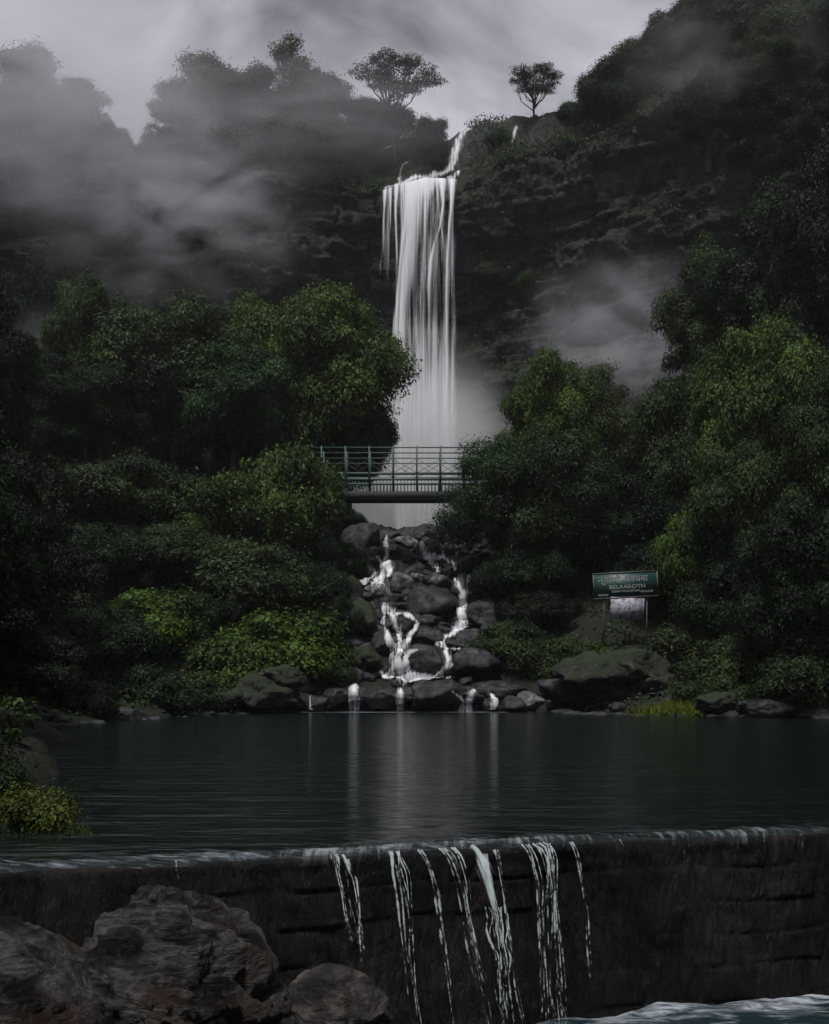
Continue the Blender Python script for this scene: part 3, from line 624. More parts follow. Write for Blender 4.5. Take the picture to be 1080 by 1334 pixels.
def cY(py): return 58 + (885 - py) * 18 / 185.0
G = 'boulders heaped in the cascade'
for px, py, wd, h, mt, lb in (
    (474, 706, 50, 46, 'boulder', 'large dark boulder at the upper left of the cascade, under the bridge'),
    (480, 731, 24, 20, 'boulder_light', 'small pale block right below the big upper-left cascade boulder'),
    (479, 745, 30, 18, 'boulder', 'dark low boulder left of the upper left stream'),
    (530, 708, 32, 20, 'boulder_light', 'grey-topped boulder crowning the middle of the cascade'),
    (526, 728, 42, 34, 'boulder', 'dark central boulder splitting the top of the cascade'),
    (562, 701, 30, 28, 'boulder', 'dark boulder at the top right of the cascade under the trees'),
    (579, 738, 19, 18, 'boulder', 'small dark rock ringed by white water at the upper right'),
    (543, 741, 28, 18, 'boulder', 'small grey rock just below the central top boulder'),
    (526, 762, 32, 26, 'boulder_light', 'pale squared boulder in the left middle of the cascade'),
    (572, 760, 34, 26, 'boulder_light', 'pale boulder resting on the big black one'),
    (547, 755, 26, 16, 'boulder_light', 'flat pale stone between the two pale squared boulders'),
    (489, 774, 36, 24, 'boulder_light', 'slanted pale boulder below the upper left stream'),
    (506, 766, 20, 20, 'boulder', 'small black rock between slanted pale and squared pale boulders'),
    (568, 790, 60, 58, 'boulder', 'biggest black boulder in the middle of the cascade'),
    (524, 790, 24, 12, 'boulder', 'small flat rock left of the biggest black boulder'),
    (528, 816, 30, 32, 'boulder', 'dark rock circled by the looping left stream'),
    (553, 830, 40, 30, 'boulder', 'dark boulder below the biggest black one'),
    (551, 866, 50, 40, 'boulder', 'rounded grey boulder between the two streams at the foot'),
    (574, 850, 15, 24, 'boulder', 'narrow black rock leaning on the rounded grey foot boulder'),
    (616, 838, 58, 26, 'boulder', 'wide dark slab right of the right-hand stream'),
    (614, 868, 64, 36, 'boulder', 'broad black block at the lower right of the cascade'),
    (628, 803, 42, 42, 'boulder', 'dark boulder beside the upper bend of the right stream'),
    (636, 772, 34, 30, 'boulder', 'dark boulder with a splash of white beside the right stream'),
    (606, 742, 28, 30, 'boulder', 'dark boulder under the shrubs at the upper right'),
    (476, 860, 48, 36, 'boulder_moss', 'mossy grey boulder left of the cascade foot'),
    (470, 815, 54, 50, 'boulder_moss', 'mossy boulder in the dark bank left of the cascade'),
    (452, 780, 50, 44, 'boulder_moss', 'shaded boulder under shrubs on the upper left bank'),
    (500, 838, 26, 30, 'boulder', 'dark wet rock left of the lower left stream'),
    (444, 730, 50, 50, 'boulder', 'shaded boulder left of the large upper-left one'),
    (598, 778, 24, 50, 'boulder', 'wet rock the right-hand stream runs over'),
    (512, 748, 36, 30, 'boulder', 'wet rock the upper left stream runs over'),
    (518, 868, 30, 34, 'boulder', 'wet rock under the wide foot of the left stream'),
    (583, 868, 22, 36, 'boulder', 'wet rock under the foot of the right stream'),
    (556, 722, 34, 30, 'boulder', 'wet rock below the upper right rivulets'),
    (586, 828, 24, 26, 'boulder', 'wet rock at the bend of the right stream')):
    boulder(px, py, wd, h, cY(py + h * 0.3), lb, mt)
for px, py, wd, h, mt, lb in (
    (415, 914, 34, 20, 'boulder', 'small rock on the waterline left of the first small spout'),
    (390, 912, 40, 24, 'boulder_moss', 'rock at the left end of the waterline ledge'),
    (436, 908, 34, 26, 'boulder', 'flat rock left of the leftmost square spout'),
    (494, 910, 42, 30, 'boulder', 'black rock between the two left spouts'),
    (563, 908, 72, 40, 'boulder', 'large black wedge-shaped rock in the middle of the waterline'),
    (636, 917, 18, 16, 'boulder', 'small black rock among the right spouts'),
    (667, 919, 40, 20, 'boulder', 'low dark rock right of the white spouts'),
    (697, 914, 50, 24, 'boulder_light', 'pale-topped rock at the right end of the waterline rocks'),
    (340, 900, 80, 44, 'boulder_moss', 'long dark ledge rock on the left shore'),
    (300, 912, 60, 30, 'boulder_moss', 'low shore rock left of the long ledge rock'),
    (372, 884, 60, 24, 'boulder_moss', 'flat mossy rock above the long ledge rock'),
    (238, 926, 70, 24, 'boulder_moss', 'low rock under the shrubs on the left shore'),
    (160, 932, 60, 22, 'boulder', 'half hidden pale rock on the dark left shore'),
    (110, 935, 50, 20, 'boulder', 'leftmost low rock on the far shore'),
    (770, 882, 110, 44, 'boulder_moss', 'long sloping grey outcrop on the right shore'),
    (735, 900, 70, 36, 'boulder', 'dark rock at the left foot of the sloping outcrop'),
    (830, 868, 80, 46, 'boulder_moss', 'upper end of the sloping outcrop beneath the sign'),
    (800, 905, 70, 30, 'boulder', 'shadowed rock under the sloping outcrop'),
    (790, 924, 50, 12, 'boulder', 'flat stone at the waterline right of centre'),
    (860, 900, 60, 36, 'boulder_moss', 'mossy rock above the yellow grass patch'),
    (930, 915, 60, 24, 'boulder_moss', 'shore rock right of the yellow grass patch'),
    (1000, 922, 70, 24, 'boulder', 'low shore rock near the right edge'),
    (1060, 928, 50, 20, 'boulder', 'rightmost low rock on the shore')):
    boulder(px, py, wd, h, 56.2 if 380 < px < 720 else (53.5 if px < 380 and px > 200 else (45 if px < 200 else (54 if px < 900 else 48))), lb, mt)
# ledge slab behind the waterline rocks
for px, lb in ((455, 'flat wet ledge left of the left spout'), (520, 'flat wet ledge behind the black rock'), (600, 'flat wet ledge right of the wedge-shaped rock'), (650, 'flat wet ledge by the right bank')):
    boulder(px, 906, 74, 30, 57.2, lb, 'boulder', depth=1.6)
# loose stones filling the bed of the cascade
bedm = [make_mesh('bed_stone', *rock_shape(900 + q, 3), M['boulder']) for q in range(6)]
fillV, fillF, nn_ = [], [], 0
for q in range(420):
    y = random.uniform(58, 84); x = random.uniform(-4.8, 4.8); r = random.uniform(0.2, 0.75)
    V, Fc = rock_shape(900 + q % 9, 3); a = random.uniform(0, 6.28)
    V = V * np.array([r * random.uniform(.8, 1.3), r, r * random.uniform(.6, .9)])
    V = np.stack([V[:, 0]*math.cos(a) - V[:, 1]*math.sin(a), V[:, 0]*math.sin(a) + V[:, 1]*math.cos(a), V[:, 2]], -1) + np.array([x, y, gz(x, y) + 0.1])
    fillV.append(V); fillF.append(Fc + nn_); nn_ += len(V)
fv_, ff_ = np.concatenate(fillV), np.concatenate(fillF)
o = obj('loose_stones', make_mesh('loose_stones', fv_, ff_, M['boulder'])); tag(o, 'loose dark stones filling the bed of the cascade', 'stones', kind='stuff')

sv, sf_, sn = [], [], 0
for q in range(260):
    x = random.uniform(-17, 17)
    yc = np.interp(x, [-17, -12.3, -11, -9, -5.2, 5.2, 8, 14, 17], [36, 41, 45, 53, 57, 57, 53, 50, 48]); y = yc + random.uniform(-0.8, 1.6); r = random.uniform(.12, .5)
    if -5.2 < x < 5.2: continue
    V, Fc = rock_shape(940 + q % 7, 3, rough=.25); a = random.uniform(0, 6.28)
    V = V * np.array([r * random.uniform(.9, 1.9), r, r * random.uniform(.4, .8)])
    V = np.stack([V[:, 0]*math.cos(a) - V[:, 1]*math.sin(a), V[:, 0]*math.sin(a) + V[:, 1]*math.cos(a), V[:, 2]], -1) + np.array([x, y, max(gz(x, y), -.1) + 0.05])
    sv.append(V); sf_.append(Fc + sn); sn += len(V)
o = obj('shore_stones', make_mesh('shore_stones', np.concatenate(sv), np.concatenate(sf_), M['boulder'])); tag(o, 'small dark stones strewn along both far shores', 'stones', kind='stuff')
# foreground rocks
def fore_rock(loc, dims, sd, mat, label, sub=6, ridge=0.05, dirn=(0.35, 0.1, 1.0), freq=3.2):
    V, Fc = ICO[sub]; r0, _ = rock_shape(sd, sub, 14, 0.06, 0.8)
    dn = np.array(dirn); dn = dn / np.linalg.norm(dn)
    q = (r0 @ dn) * freq + 1.1 * fbm(r0 * 1.6 + sd, 3, 4)
    saw = np.abs((q - np.floor(q)) - 0.5) * 2
    q2 = q * 3.1 + 0.5 * fbm(r0 * 4 + sd, 5, 3); saw2 = np.abs((q2 - np.floor(q2)) - 0.5) * 2
    rr = 1 + ridge * (saw ** 0.6 - 0.6) + ridge * 0.4 * (saw2 - 0.5) + 0.03 * fbm(r0 * 7, 8, 4)
    r0 = r0 / np.linalg.norm(r0, axis=1)[:, None] * (np.linalg.norm(r0, axis=1)[:, None] * 0.6 + 0.36)
    V = r0 * rr[:, None] * np.array(dims)
    o = obj('foreground_rock', make_mesh('foreground_rock', V, Fc, M[mat]), None, loc); tag(o, label, 'rock'); return o
fore_rock(at(215, 1368, 7.6) , (0.80, 1.0, 1.0), 315, 'fore_rock', 'big folded grey and rust-brown boulder at the lower left below the weir', ridge=0.15)
fore_rock(at(5, 1372, 7.0), (0.66, 1.1, 0.86), 78, 'fore_rock', 'dark boulder left of the big folded one, cut off by the frame', ridge=0.08)
fore_rock(at(434, 1322, 8.4), (0.42, 0.4, 0.36), 55, 'fore_rock2', 'small pale pitted boulder right of the big folded rock', sub=5, ridge=0.09)
fore_rock(at(525, 1385, 8.2), (0.3, 0.3, 0.2), 91, 'fore_rock2', 'low rounded stone at the bottom edge beside the small pale boulder', sub=5)
fore_rock(at(350, 1375, 7.6), (0.3, 0.4, 0.35), 17, 'fore_rock', 'dark stone wedged between the folded and the pale boulder', sub=5)

# ------------------------------------------------------------------ cascade streams draped on the rocks
aV = np.concatenate([allV] + boulderV + [fv_]); aF4 = allF.tolist(); aF3 = np.concatenate(boulderF + [ff_ + nbv[0]]).tolist()
bv2 = BVHTree.FromPolygons([tuple(p) for p in aV.tolist()], aF4 + aF3)
def onrock(px, py):
    o_ = Vector((0, 0, CH)); dr = (at(px, py, 60) - o_).normalized(); h = bv2.ray_cast(o_, dr)
    return h[0] if h[0] is not None else at(px, py, cY(py))
cs0 = at(550, 885, 58); cs = empty('cascade', cs0); tag(cs, 'white streams tumbling between black boulders down to the pool', 'cascade')
ST = [
 [(503, 700, 5), (503, 718, 6), (501, 732, 9), (505, 744, 18), (499, 756, 22), (492, 766, 12)],
 [(492, 727, 4), (500, 736, 8), (508, 748, 12)], [(512, 740, 3), (508, 748, 6), (500, 757, 8)],
 [(489, 749, 6), (480, 757, 7), (474, 764, 4)],
 [(503, 791, 8), (508, 797, 12), (513, 808, 9), (518, 822, 8), (521, 836, 9), (520, 848, 18)],
 [(500, 795, 5), (499, 810, 6), (503, 825, 5), (508, 838, 6)],
 [(512, 800, 4), (524, 801, 4), (536, 804, 4), (543, 812, 4), (543, 821, 5)],
 [(541, 821, 4), (534, 830, 5), (528, 840, 7), (524, 848, 9)],
 [(508, 834, 5), (516, 844, 12), (520, 850, 14)],
 [(512, 850, 7), (511, 864, 7), (513, 880, 14)], [(528, 850, 6), (529, 862, 8), (524, 874, 14), (520, 882, 22)],
 [(545, 847, 3), (534, 850, 4), (530, 858, 6)], [(518, 855, 6), (520, 866, 14), (520, 880, 22)],
 [(549, 710, 6), (553, 722, 9), (557, 728, 9)], [(545, 727, 5), (558, 727, 9), (574, 727, 8), (586, 733, 6), (596, 736, 4)],
 [(560, 732, 8), (566, 740, 7), (572, 746, 4)], [(577, 719, 3), (577, 728, 5)], [(588, 735, 5), (592, 743, 4)],
 [(594, 757, 4), (600, 768, 7), (604, 775, 10), (604, 788, 11), (603, 800, 12), (602, 812, 13), (596, 822, 11)],
 [(611, 752, 3), (608, 762, 4), (606, 772, 7)], [(616, 767, 4), (611, 774, 6)],
 [(596, 822, 9), (588, 828, 7), (580, 829, 9), (576, 836, 11), (573, 843, 9)],
 [(576, 838, 6), (581, 850, 6), (585, 860, 7), (584, 868, 8)], [(590, 846, 4), (598, 847, 3)],
 [(583, 868, 6), (576, 872, 9), (576, 882, 10)],
 [(645, 764, 7), (643, 772, 6)], [(640, 768, 4), (636, 774, 3)],
 [(498, 879, 6), (530, 882, 8), (560, 883, 6), (586, 883, 5)], [(500, 884, 6), (530, 886, 8), (552, 885, 6)],
 [(462, 899, 20), (462, 907, 22), (462, 924, 24)], [(522, 902, 16), (522, 910, 18), (522, 924, 20)],
 [(588, 900, 4), (596, 906, 7), (604, 914, 10)], [(618, 900, 10), (612, 910, 22), (606, 923, 32)],
 [(640, 903, 5), (645, 912, 14), (643, 923, 12)], [(637, 897, 3), (636, 905, 4)],
 [(405, 908, 4), (405, 923, 8)],
]
UP, LOW = [r_ for r_ in ST if r_[0][1] < 888], [r_ for r_ in ST if r_[0][1] >= 888]
def left_(r_): return r_[0][0] < 548
skin('stream', 'skin', [[(a_, b_, c_ * 1.9 + 2.0) for a_, b_, c_ in r_] for r_ in UP if left_(r_)], bv2, cs, cs0, ang=5, res=0.055, lookY=60, fray=0.65, fs=0.25, jump=1.2, smooth_n=4)
skin('stream', 'skin', [[(a_, b_, c_ * 1.9 + 2.0) for a_, b_, c_ in r_] for r_ in UP if not left_(r_)], bv2, cs, cs0, ang=5, res=0.055, lookY=60, fray=0.65, fs=0.25, jump=1.2, smooth_n=4)
for r_ in LOW: skin('spout', 'skin', [[(a_, b_, c_ * 1.1) for a_, b_, c_ in r_]], bv2, cs, cs0, ang=4, res=0.05, lookY=57, fray=0.5, fs=0.25, jump=1.2, smooth_n=4)

# ------------------------------------------------------------------ vegetation
def leaf_cards(P, Nn, size, r, tint, droop=0.25, aspect=0.5):
    n = len(P); Nn = Nn / (np.linalg.norm(Nn, axis=1)[:, None] + 1e-9)
    a = r.normal(size=(n, 3)); a -= (a * Nn).sum(1)[:, None] * Nn; a /= np.linalg.norm(a, axis=1)[:, None] + 1e-9
    b = np.cross(Nn, a); s_ = size * r.uniform(0.6, 1.35, n)
    tip = P + a * s_[:, None] - np.array([0, 0, 1]) * (droop * s_)[:, None]
    mid = P + a * (s_ * 0.45)[:, None]
    l_ = mid + b * (s_ * aspect * 0.5)[:, None]; r_ = mid - b * (s_ * aspect * 0.5)[:, None]
    V = np.stack([P, l_, tip, r_], 1).reshape(-1, 3)
    Fc = np.arange(n * 4).reshape(-1, 4)
    return V, Fc, np.repeat(tint, 4)
def crown(sd, lobes, R0, zc, zr, nleaf, size, lr=(0.28, 0.42), flat=1.0, sprig=0.25, shell=0.75, zmin=-0.7, loose=0.18):
    """crown of unit-ish size made of leaf clumps spread over an uneven envelope. returns V,F,tint, lobe centres"""
    r = np.random.default_rng(sd); C = []; RR = []
    for k in range(lobes):
        while True:
            d_ = r.normal(size=3); d_ /= np.linalg.norm(d_)
            if d_[2] > zmin: break
        rad = shell * r.uniform(0.55, 1.05)
        C.append(np.array([d_[0] * R0 * rad, d_[1] * R0 * rad, zc + d_[2] * zr * rad])); RR.append(R0 * r.uniform(*lr))
    C.append(np.array([0, 0, zc])); RR.append(R0 * 0.5)
    C = np.array(C); RR = np.array(RR); wts = RR ** 2 / np.sum(RR ** 2)
    Vs = []; Fs = []; Ts = []; n0 = 0
    for c, rr, wt in zip(C, RR, wts):
        n = int(nleaf * wt)
        d_ = r.normal(size=(n, 3)); d_ /= np.linalg.norm(d_, axis=1)[:, None]
        flip = (d_[:, 2] < -0.1) & (r.random(n) < 0.6); d_[flip, 2] *= -1
        # clump into sprigs so the surface is uneven
        ns_ = max(6, n // 22); sd_ = r.normal(size=(ns_, 3)); sd_ /= np.linalg.norm(sd_, axis=1)[:, None]; sr = r.uniform(0.72, 1.15, ns_)
        near = r.integers(0, ns_, n); tosp = r.random(n) < 0.72
        pos = np.where(tosp[:, None], sd_[near] * sr[near][:, None] + r.normal(size=(n, 3)) * loose, d_ * r.uniform(0.7, 1.0, n)[:, None])
        P = c + pos * np.array([rr, rr, rr * 0.8 * flat])
        nn = pos / (np.linalg.norm(pos, axis=1)[:, None] + 1e-6) + r.normal(size=(n, 3)) * 0.45 + np.array([0, 0, 0.45])
        tint = np.clip(0.36 + 0.2 * r.normal() + 0.2 * r.normal(size=n) + 0.2 * (np.linalg.norm(pos, axis=1) - 0.8), 0, 1)  # random per clump and leaf; outer leaves paler, imitating light caught outside
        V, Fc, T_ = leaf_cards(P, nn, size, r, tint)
        Vs.append(V); Fs.append(Fc + n0); Ts.append(T_); n0 += len(V)
    ns = int(lobes * sprig * 8)
    return np.concatenate(Vs), np.concatenate(Fs), np.concatenate(Ts), C, RR
def trunk_paths(sd, C, h0, r0, lean=(0, 0), fork=0.35, spread=1.0, nmax=12):
    r = random.Random(sd); paths = []; fx, fy_ = lean
    fk = Vector((fx * 0.5, fy_ * 0.5, h0 * fork)); tp = Vector((fx, fy_, h0))
    paths.append(([(0, 0, -0.5), (fx * .1, fy_ * .1, h0 * .15), tuple(fk), tuple(fk.lerp(tp, .6)), tuple(tp)], [r0 * 1.35, r0, r0 * .75, r0 * .5, r0 * .25]))
    idx = list(range(len(C))); r.shuffle(idx)
    for k in idx[:nmax]:
        c = Vector(C[k]); s0 = fk.lerp(tp, r.uniform(0, 0.7)); mid = s0.lerp(c, 0.5) + Vector((r.uniform(-.3, .3), r.uniform(-.3, .3), -0.12 * (c - s0).length))
        paths.append(([tuple(s0), tuple(s0.lerp(mid, .5)), tuple(mid), tuple(mid.lerp(c, .6)), tuple(c)], [r0 * .42, r0 * .34, r0 * .26, r0 * .16, r0 * .06]))
        for u in range(3):
            e = c + Vector((r.uniform(-1, 1), r.uniform(-1, 1), r.uniform(-.2, .8))) * 0.9 * spread
            paths.append(([tuple(mid), tuple(mid.lerp(e, .5)), tuple(e)], [r0 * .14, r0 * .09, r0 * .03]))
    return tube(paths, 6)
PROTO = {}
def proto(key, crown_args, trunk_h, trunk_r, lean=(0, 0), fork=.35, nmax=12):
    V, Fc, T_, C, RR = crown(**crown_args)
    H = V[:, 2].max(); W = np.percentile(np.abs(V[:, 0]), 99.2) * 2
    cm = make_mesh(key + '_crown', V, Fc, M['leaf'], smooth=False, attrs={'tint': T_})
    tv, tf = trunk_paths(crown_args['sd'], C, trunk_h, trunk_r, lean, fork, nmax=nmax)
    tm = make_mesh(key + '_trunk', tv, tf, M['bark'])
    PROTO[key] = (cm, tm, H, W)
proto('broad', dict(sd=1, lobes=60, R0=5.0, zc=6.0, zr=4.4, nleaf=84000, size=0.19, lr=(.13, .27), shell=.85), 7.5, 0.32)
proto('broad_b', dict(sd=2, lobes=44, R0=4.6, zc=5.6, zr=4.8, nleaf=68000, size=0.19, lr=(.15, .3), shell=.85), 7.5, 0.32)
proto('tall', dict(sd=3, lobes=64, R0=4.2, zc=8.5, zr=7.5, nleaf=80000, size=0.19, lr=(.16, .32), shell=.85), 13, 0.36)
proto('bush', dict(sd=4, lobes=34, R0=3.2, zc=2.4, zr=2.5, nleaf=50000, size=0.16, zmin=-0.2, lr=(.15, .34), shell=.85), 2.6, 0.14, nmax=9)
proto('bush_b', dict(sd=5, lobes=20, R0=2.8, zc=2.1, zr=2.2, nleaf=34000, size=0.19, zmin=-0.2, lr=(.2, .42), loose=0.24), 2.4, 0.12, nmax=9)
proto('feather', dict(sd=6, lobes=40, R0=4.2, zc=6.5, zr=5.6, nleaf=64000, size=0.16, lr=(.15, .3), loose=0.3), 9.5, 0.28)
proto('loose', dict(sd=7, lobes=24, R0=4.0, zc=5.4, zr=4.6, nleaf=28000, size=0.22, lr=(.15, .34), loose=0.24), 8.5, 0.25)
proto('umbrella', dict(sd=8, lobes=26, R0=4.6, zc=8.7, zr=0.95, nleaf=11000, size=0.19, lr=(.12, .24), flat=0.35, zmin=0.0, loose=0.22), 7.6, 0.2, lean=(0.6, 0.2), fork=.45, nmax=20)
proto('sparse', dict(sd=9, lobes=18, R0=3.0, zc=6.2, zr=3.8, nleaf=11000, size=0.2, lr=(.14, .3), loose=0.26), 8.5, 0.16, lean=(-.4, 0), fork=.3)
proto('near_bush', dict(sd=10, lobes=16, R0=0.95, zc=0.7, zr=0.75, nleaf=5200, size=0.10, zmin=-0.3, lr=(.2, .5), loose=0.42), 0.8, 0.03, nmax=10)

def plant(key, px, ptop, wpx, Y, label, group=None, name='tree', cat='tree', color=(1, 1, 1), rz=None, zbase=None, hmin=0.5, X=None):
    cm, tm, H, W = PROTO[key]; x = pxX(px, Y) if X is None else X
    zb = gz(x, Y) if zbase is None else zbase
    ztop = pyZ(ptop, Y); h = max(ztop - zb, hmin); sx = wpx / F * Y / W; sz = h / H
    if sz < 0.8 * sx: sz = 0.8 * sx; zb = ztop - sz * H
    if sz > 1.9 * sx: sz = 1.9 * sx
    e = empty(name, (x, Y, zb - 0.1)); tag(e, label, cat, group)
    rz = random.uniform(0, 6.28) if rz is None else rz
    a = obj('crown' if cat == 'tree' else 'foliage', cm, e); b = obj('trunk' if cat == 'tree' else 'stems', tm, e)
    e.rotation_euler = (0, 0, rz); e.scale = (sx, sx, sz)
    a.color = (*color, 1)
    return e
# colours multiply the leaf colour; darkest ones also carry shade, brightest ones lit greens
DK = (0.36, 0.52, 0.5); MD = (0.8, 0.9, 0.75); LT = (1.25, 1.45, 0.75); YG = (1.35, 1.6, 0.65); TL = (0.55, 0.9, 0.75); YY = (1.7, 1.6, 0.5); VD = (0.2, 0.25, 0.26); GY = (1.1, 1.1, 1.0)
TREES = [
 # left side
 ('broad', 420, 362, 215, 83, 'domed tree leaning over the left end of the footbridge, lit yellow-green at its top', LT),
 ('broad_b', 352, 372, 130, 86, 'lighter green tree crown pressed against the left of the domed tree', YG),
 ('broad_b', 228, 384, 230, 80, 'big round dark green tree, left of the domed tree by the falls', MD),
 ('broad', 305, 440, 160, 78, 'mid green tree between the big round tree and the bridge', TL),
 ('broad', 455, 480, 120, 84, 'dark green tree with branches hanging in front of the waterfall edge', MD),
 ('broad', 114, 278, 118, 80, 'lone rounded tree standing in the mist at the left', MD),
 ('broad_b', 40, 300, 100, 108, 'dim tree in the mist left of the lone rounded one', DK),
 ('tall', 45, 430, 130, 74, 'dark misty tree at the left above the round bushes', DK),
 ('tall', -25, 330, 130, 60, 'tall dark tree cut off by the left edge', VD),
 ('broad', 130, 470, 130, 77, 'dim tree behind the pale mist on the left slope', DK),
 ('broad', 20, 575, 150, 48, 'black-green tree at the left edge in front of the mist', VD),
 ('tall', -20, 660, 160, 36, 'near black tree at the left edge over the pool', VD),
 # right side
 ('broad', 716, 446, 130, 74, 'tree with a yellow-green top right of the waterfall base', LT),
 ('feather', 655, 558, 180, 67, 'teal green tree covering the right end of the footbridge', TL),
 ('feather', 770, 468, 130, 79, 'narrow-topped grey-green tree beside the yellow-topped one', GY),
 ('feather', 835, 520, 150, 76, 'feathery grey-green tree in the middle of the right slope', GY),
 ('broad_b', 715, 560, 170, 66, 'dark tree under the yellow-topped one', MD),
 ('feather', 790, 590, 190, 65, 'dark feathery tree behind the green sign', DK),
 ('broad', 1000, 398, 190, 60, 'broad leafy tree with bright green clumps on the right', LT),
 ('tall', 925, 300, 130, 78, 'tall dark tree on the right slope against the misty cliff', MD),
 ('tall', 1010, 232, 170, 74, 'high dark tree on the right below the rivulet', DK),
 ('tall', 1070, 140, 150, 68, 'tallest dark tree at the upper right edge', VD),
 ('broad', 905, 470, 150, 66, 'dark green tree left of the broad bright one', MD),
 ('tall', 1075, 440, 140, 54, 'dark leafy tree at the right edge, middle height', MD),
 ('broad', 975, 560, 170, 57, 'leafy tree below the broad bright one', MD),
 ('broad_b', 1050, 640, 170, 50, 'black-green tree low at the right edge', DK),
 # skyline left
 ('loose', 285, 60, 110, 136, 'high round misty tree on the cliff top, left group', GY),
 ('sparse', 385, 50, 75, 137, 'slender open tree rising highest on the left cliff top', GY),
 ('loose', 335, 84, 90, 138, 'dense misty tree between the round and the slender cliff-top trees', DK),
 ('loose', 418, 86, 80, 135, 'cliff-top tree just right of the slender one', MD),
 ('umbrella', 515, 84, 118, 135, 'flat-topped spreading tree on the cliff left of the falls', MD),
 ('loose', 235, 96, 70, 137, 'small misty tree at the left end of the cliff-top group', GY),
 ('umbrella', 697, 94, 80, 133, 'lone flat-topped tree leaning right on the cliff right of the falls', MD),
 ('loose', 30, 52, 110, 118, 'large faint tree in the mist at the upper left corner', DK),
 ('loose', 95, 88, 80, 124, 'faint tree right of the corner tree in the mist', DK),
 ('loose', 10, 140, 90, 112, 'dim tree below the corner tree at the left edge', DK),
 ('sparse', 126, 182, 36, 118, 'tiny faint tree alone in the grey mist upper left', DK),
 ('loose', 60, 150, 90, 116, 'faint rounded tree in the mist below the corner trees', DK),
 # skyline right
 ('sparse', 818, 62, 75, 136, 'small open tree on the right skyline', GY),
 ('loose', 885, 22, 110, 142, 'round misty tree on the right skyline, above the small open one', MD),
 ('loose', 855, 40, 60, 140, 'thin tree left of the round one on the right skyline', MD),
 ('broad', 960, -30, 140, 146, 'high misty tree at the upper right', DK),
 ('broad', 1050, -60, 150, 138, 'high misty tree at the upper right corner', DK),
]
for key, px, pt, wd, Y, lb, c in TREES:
    plant(key, px, pt, wd, Y, lb, color=c)
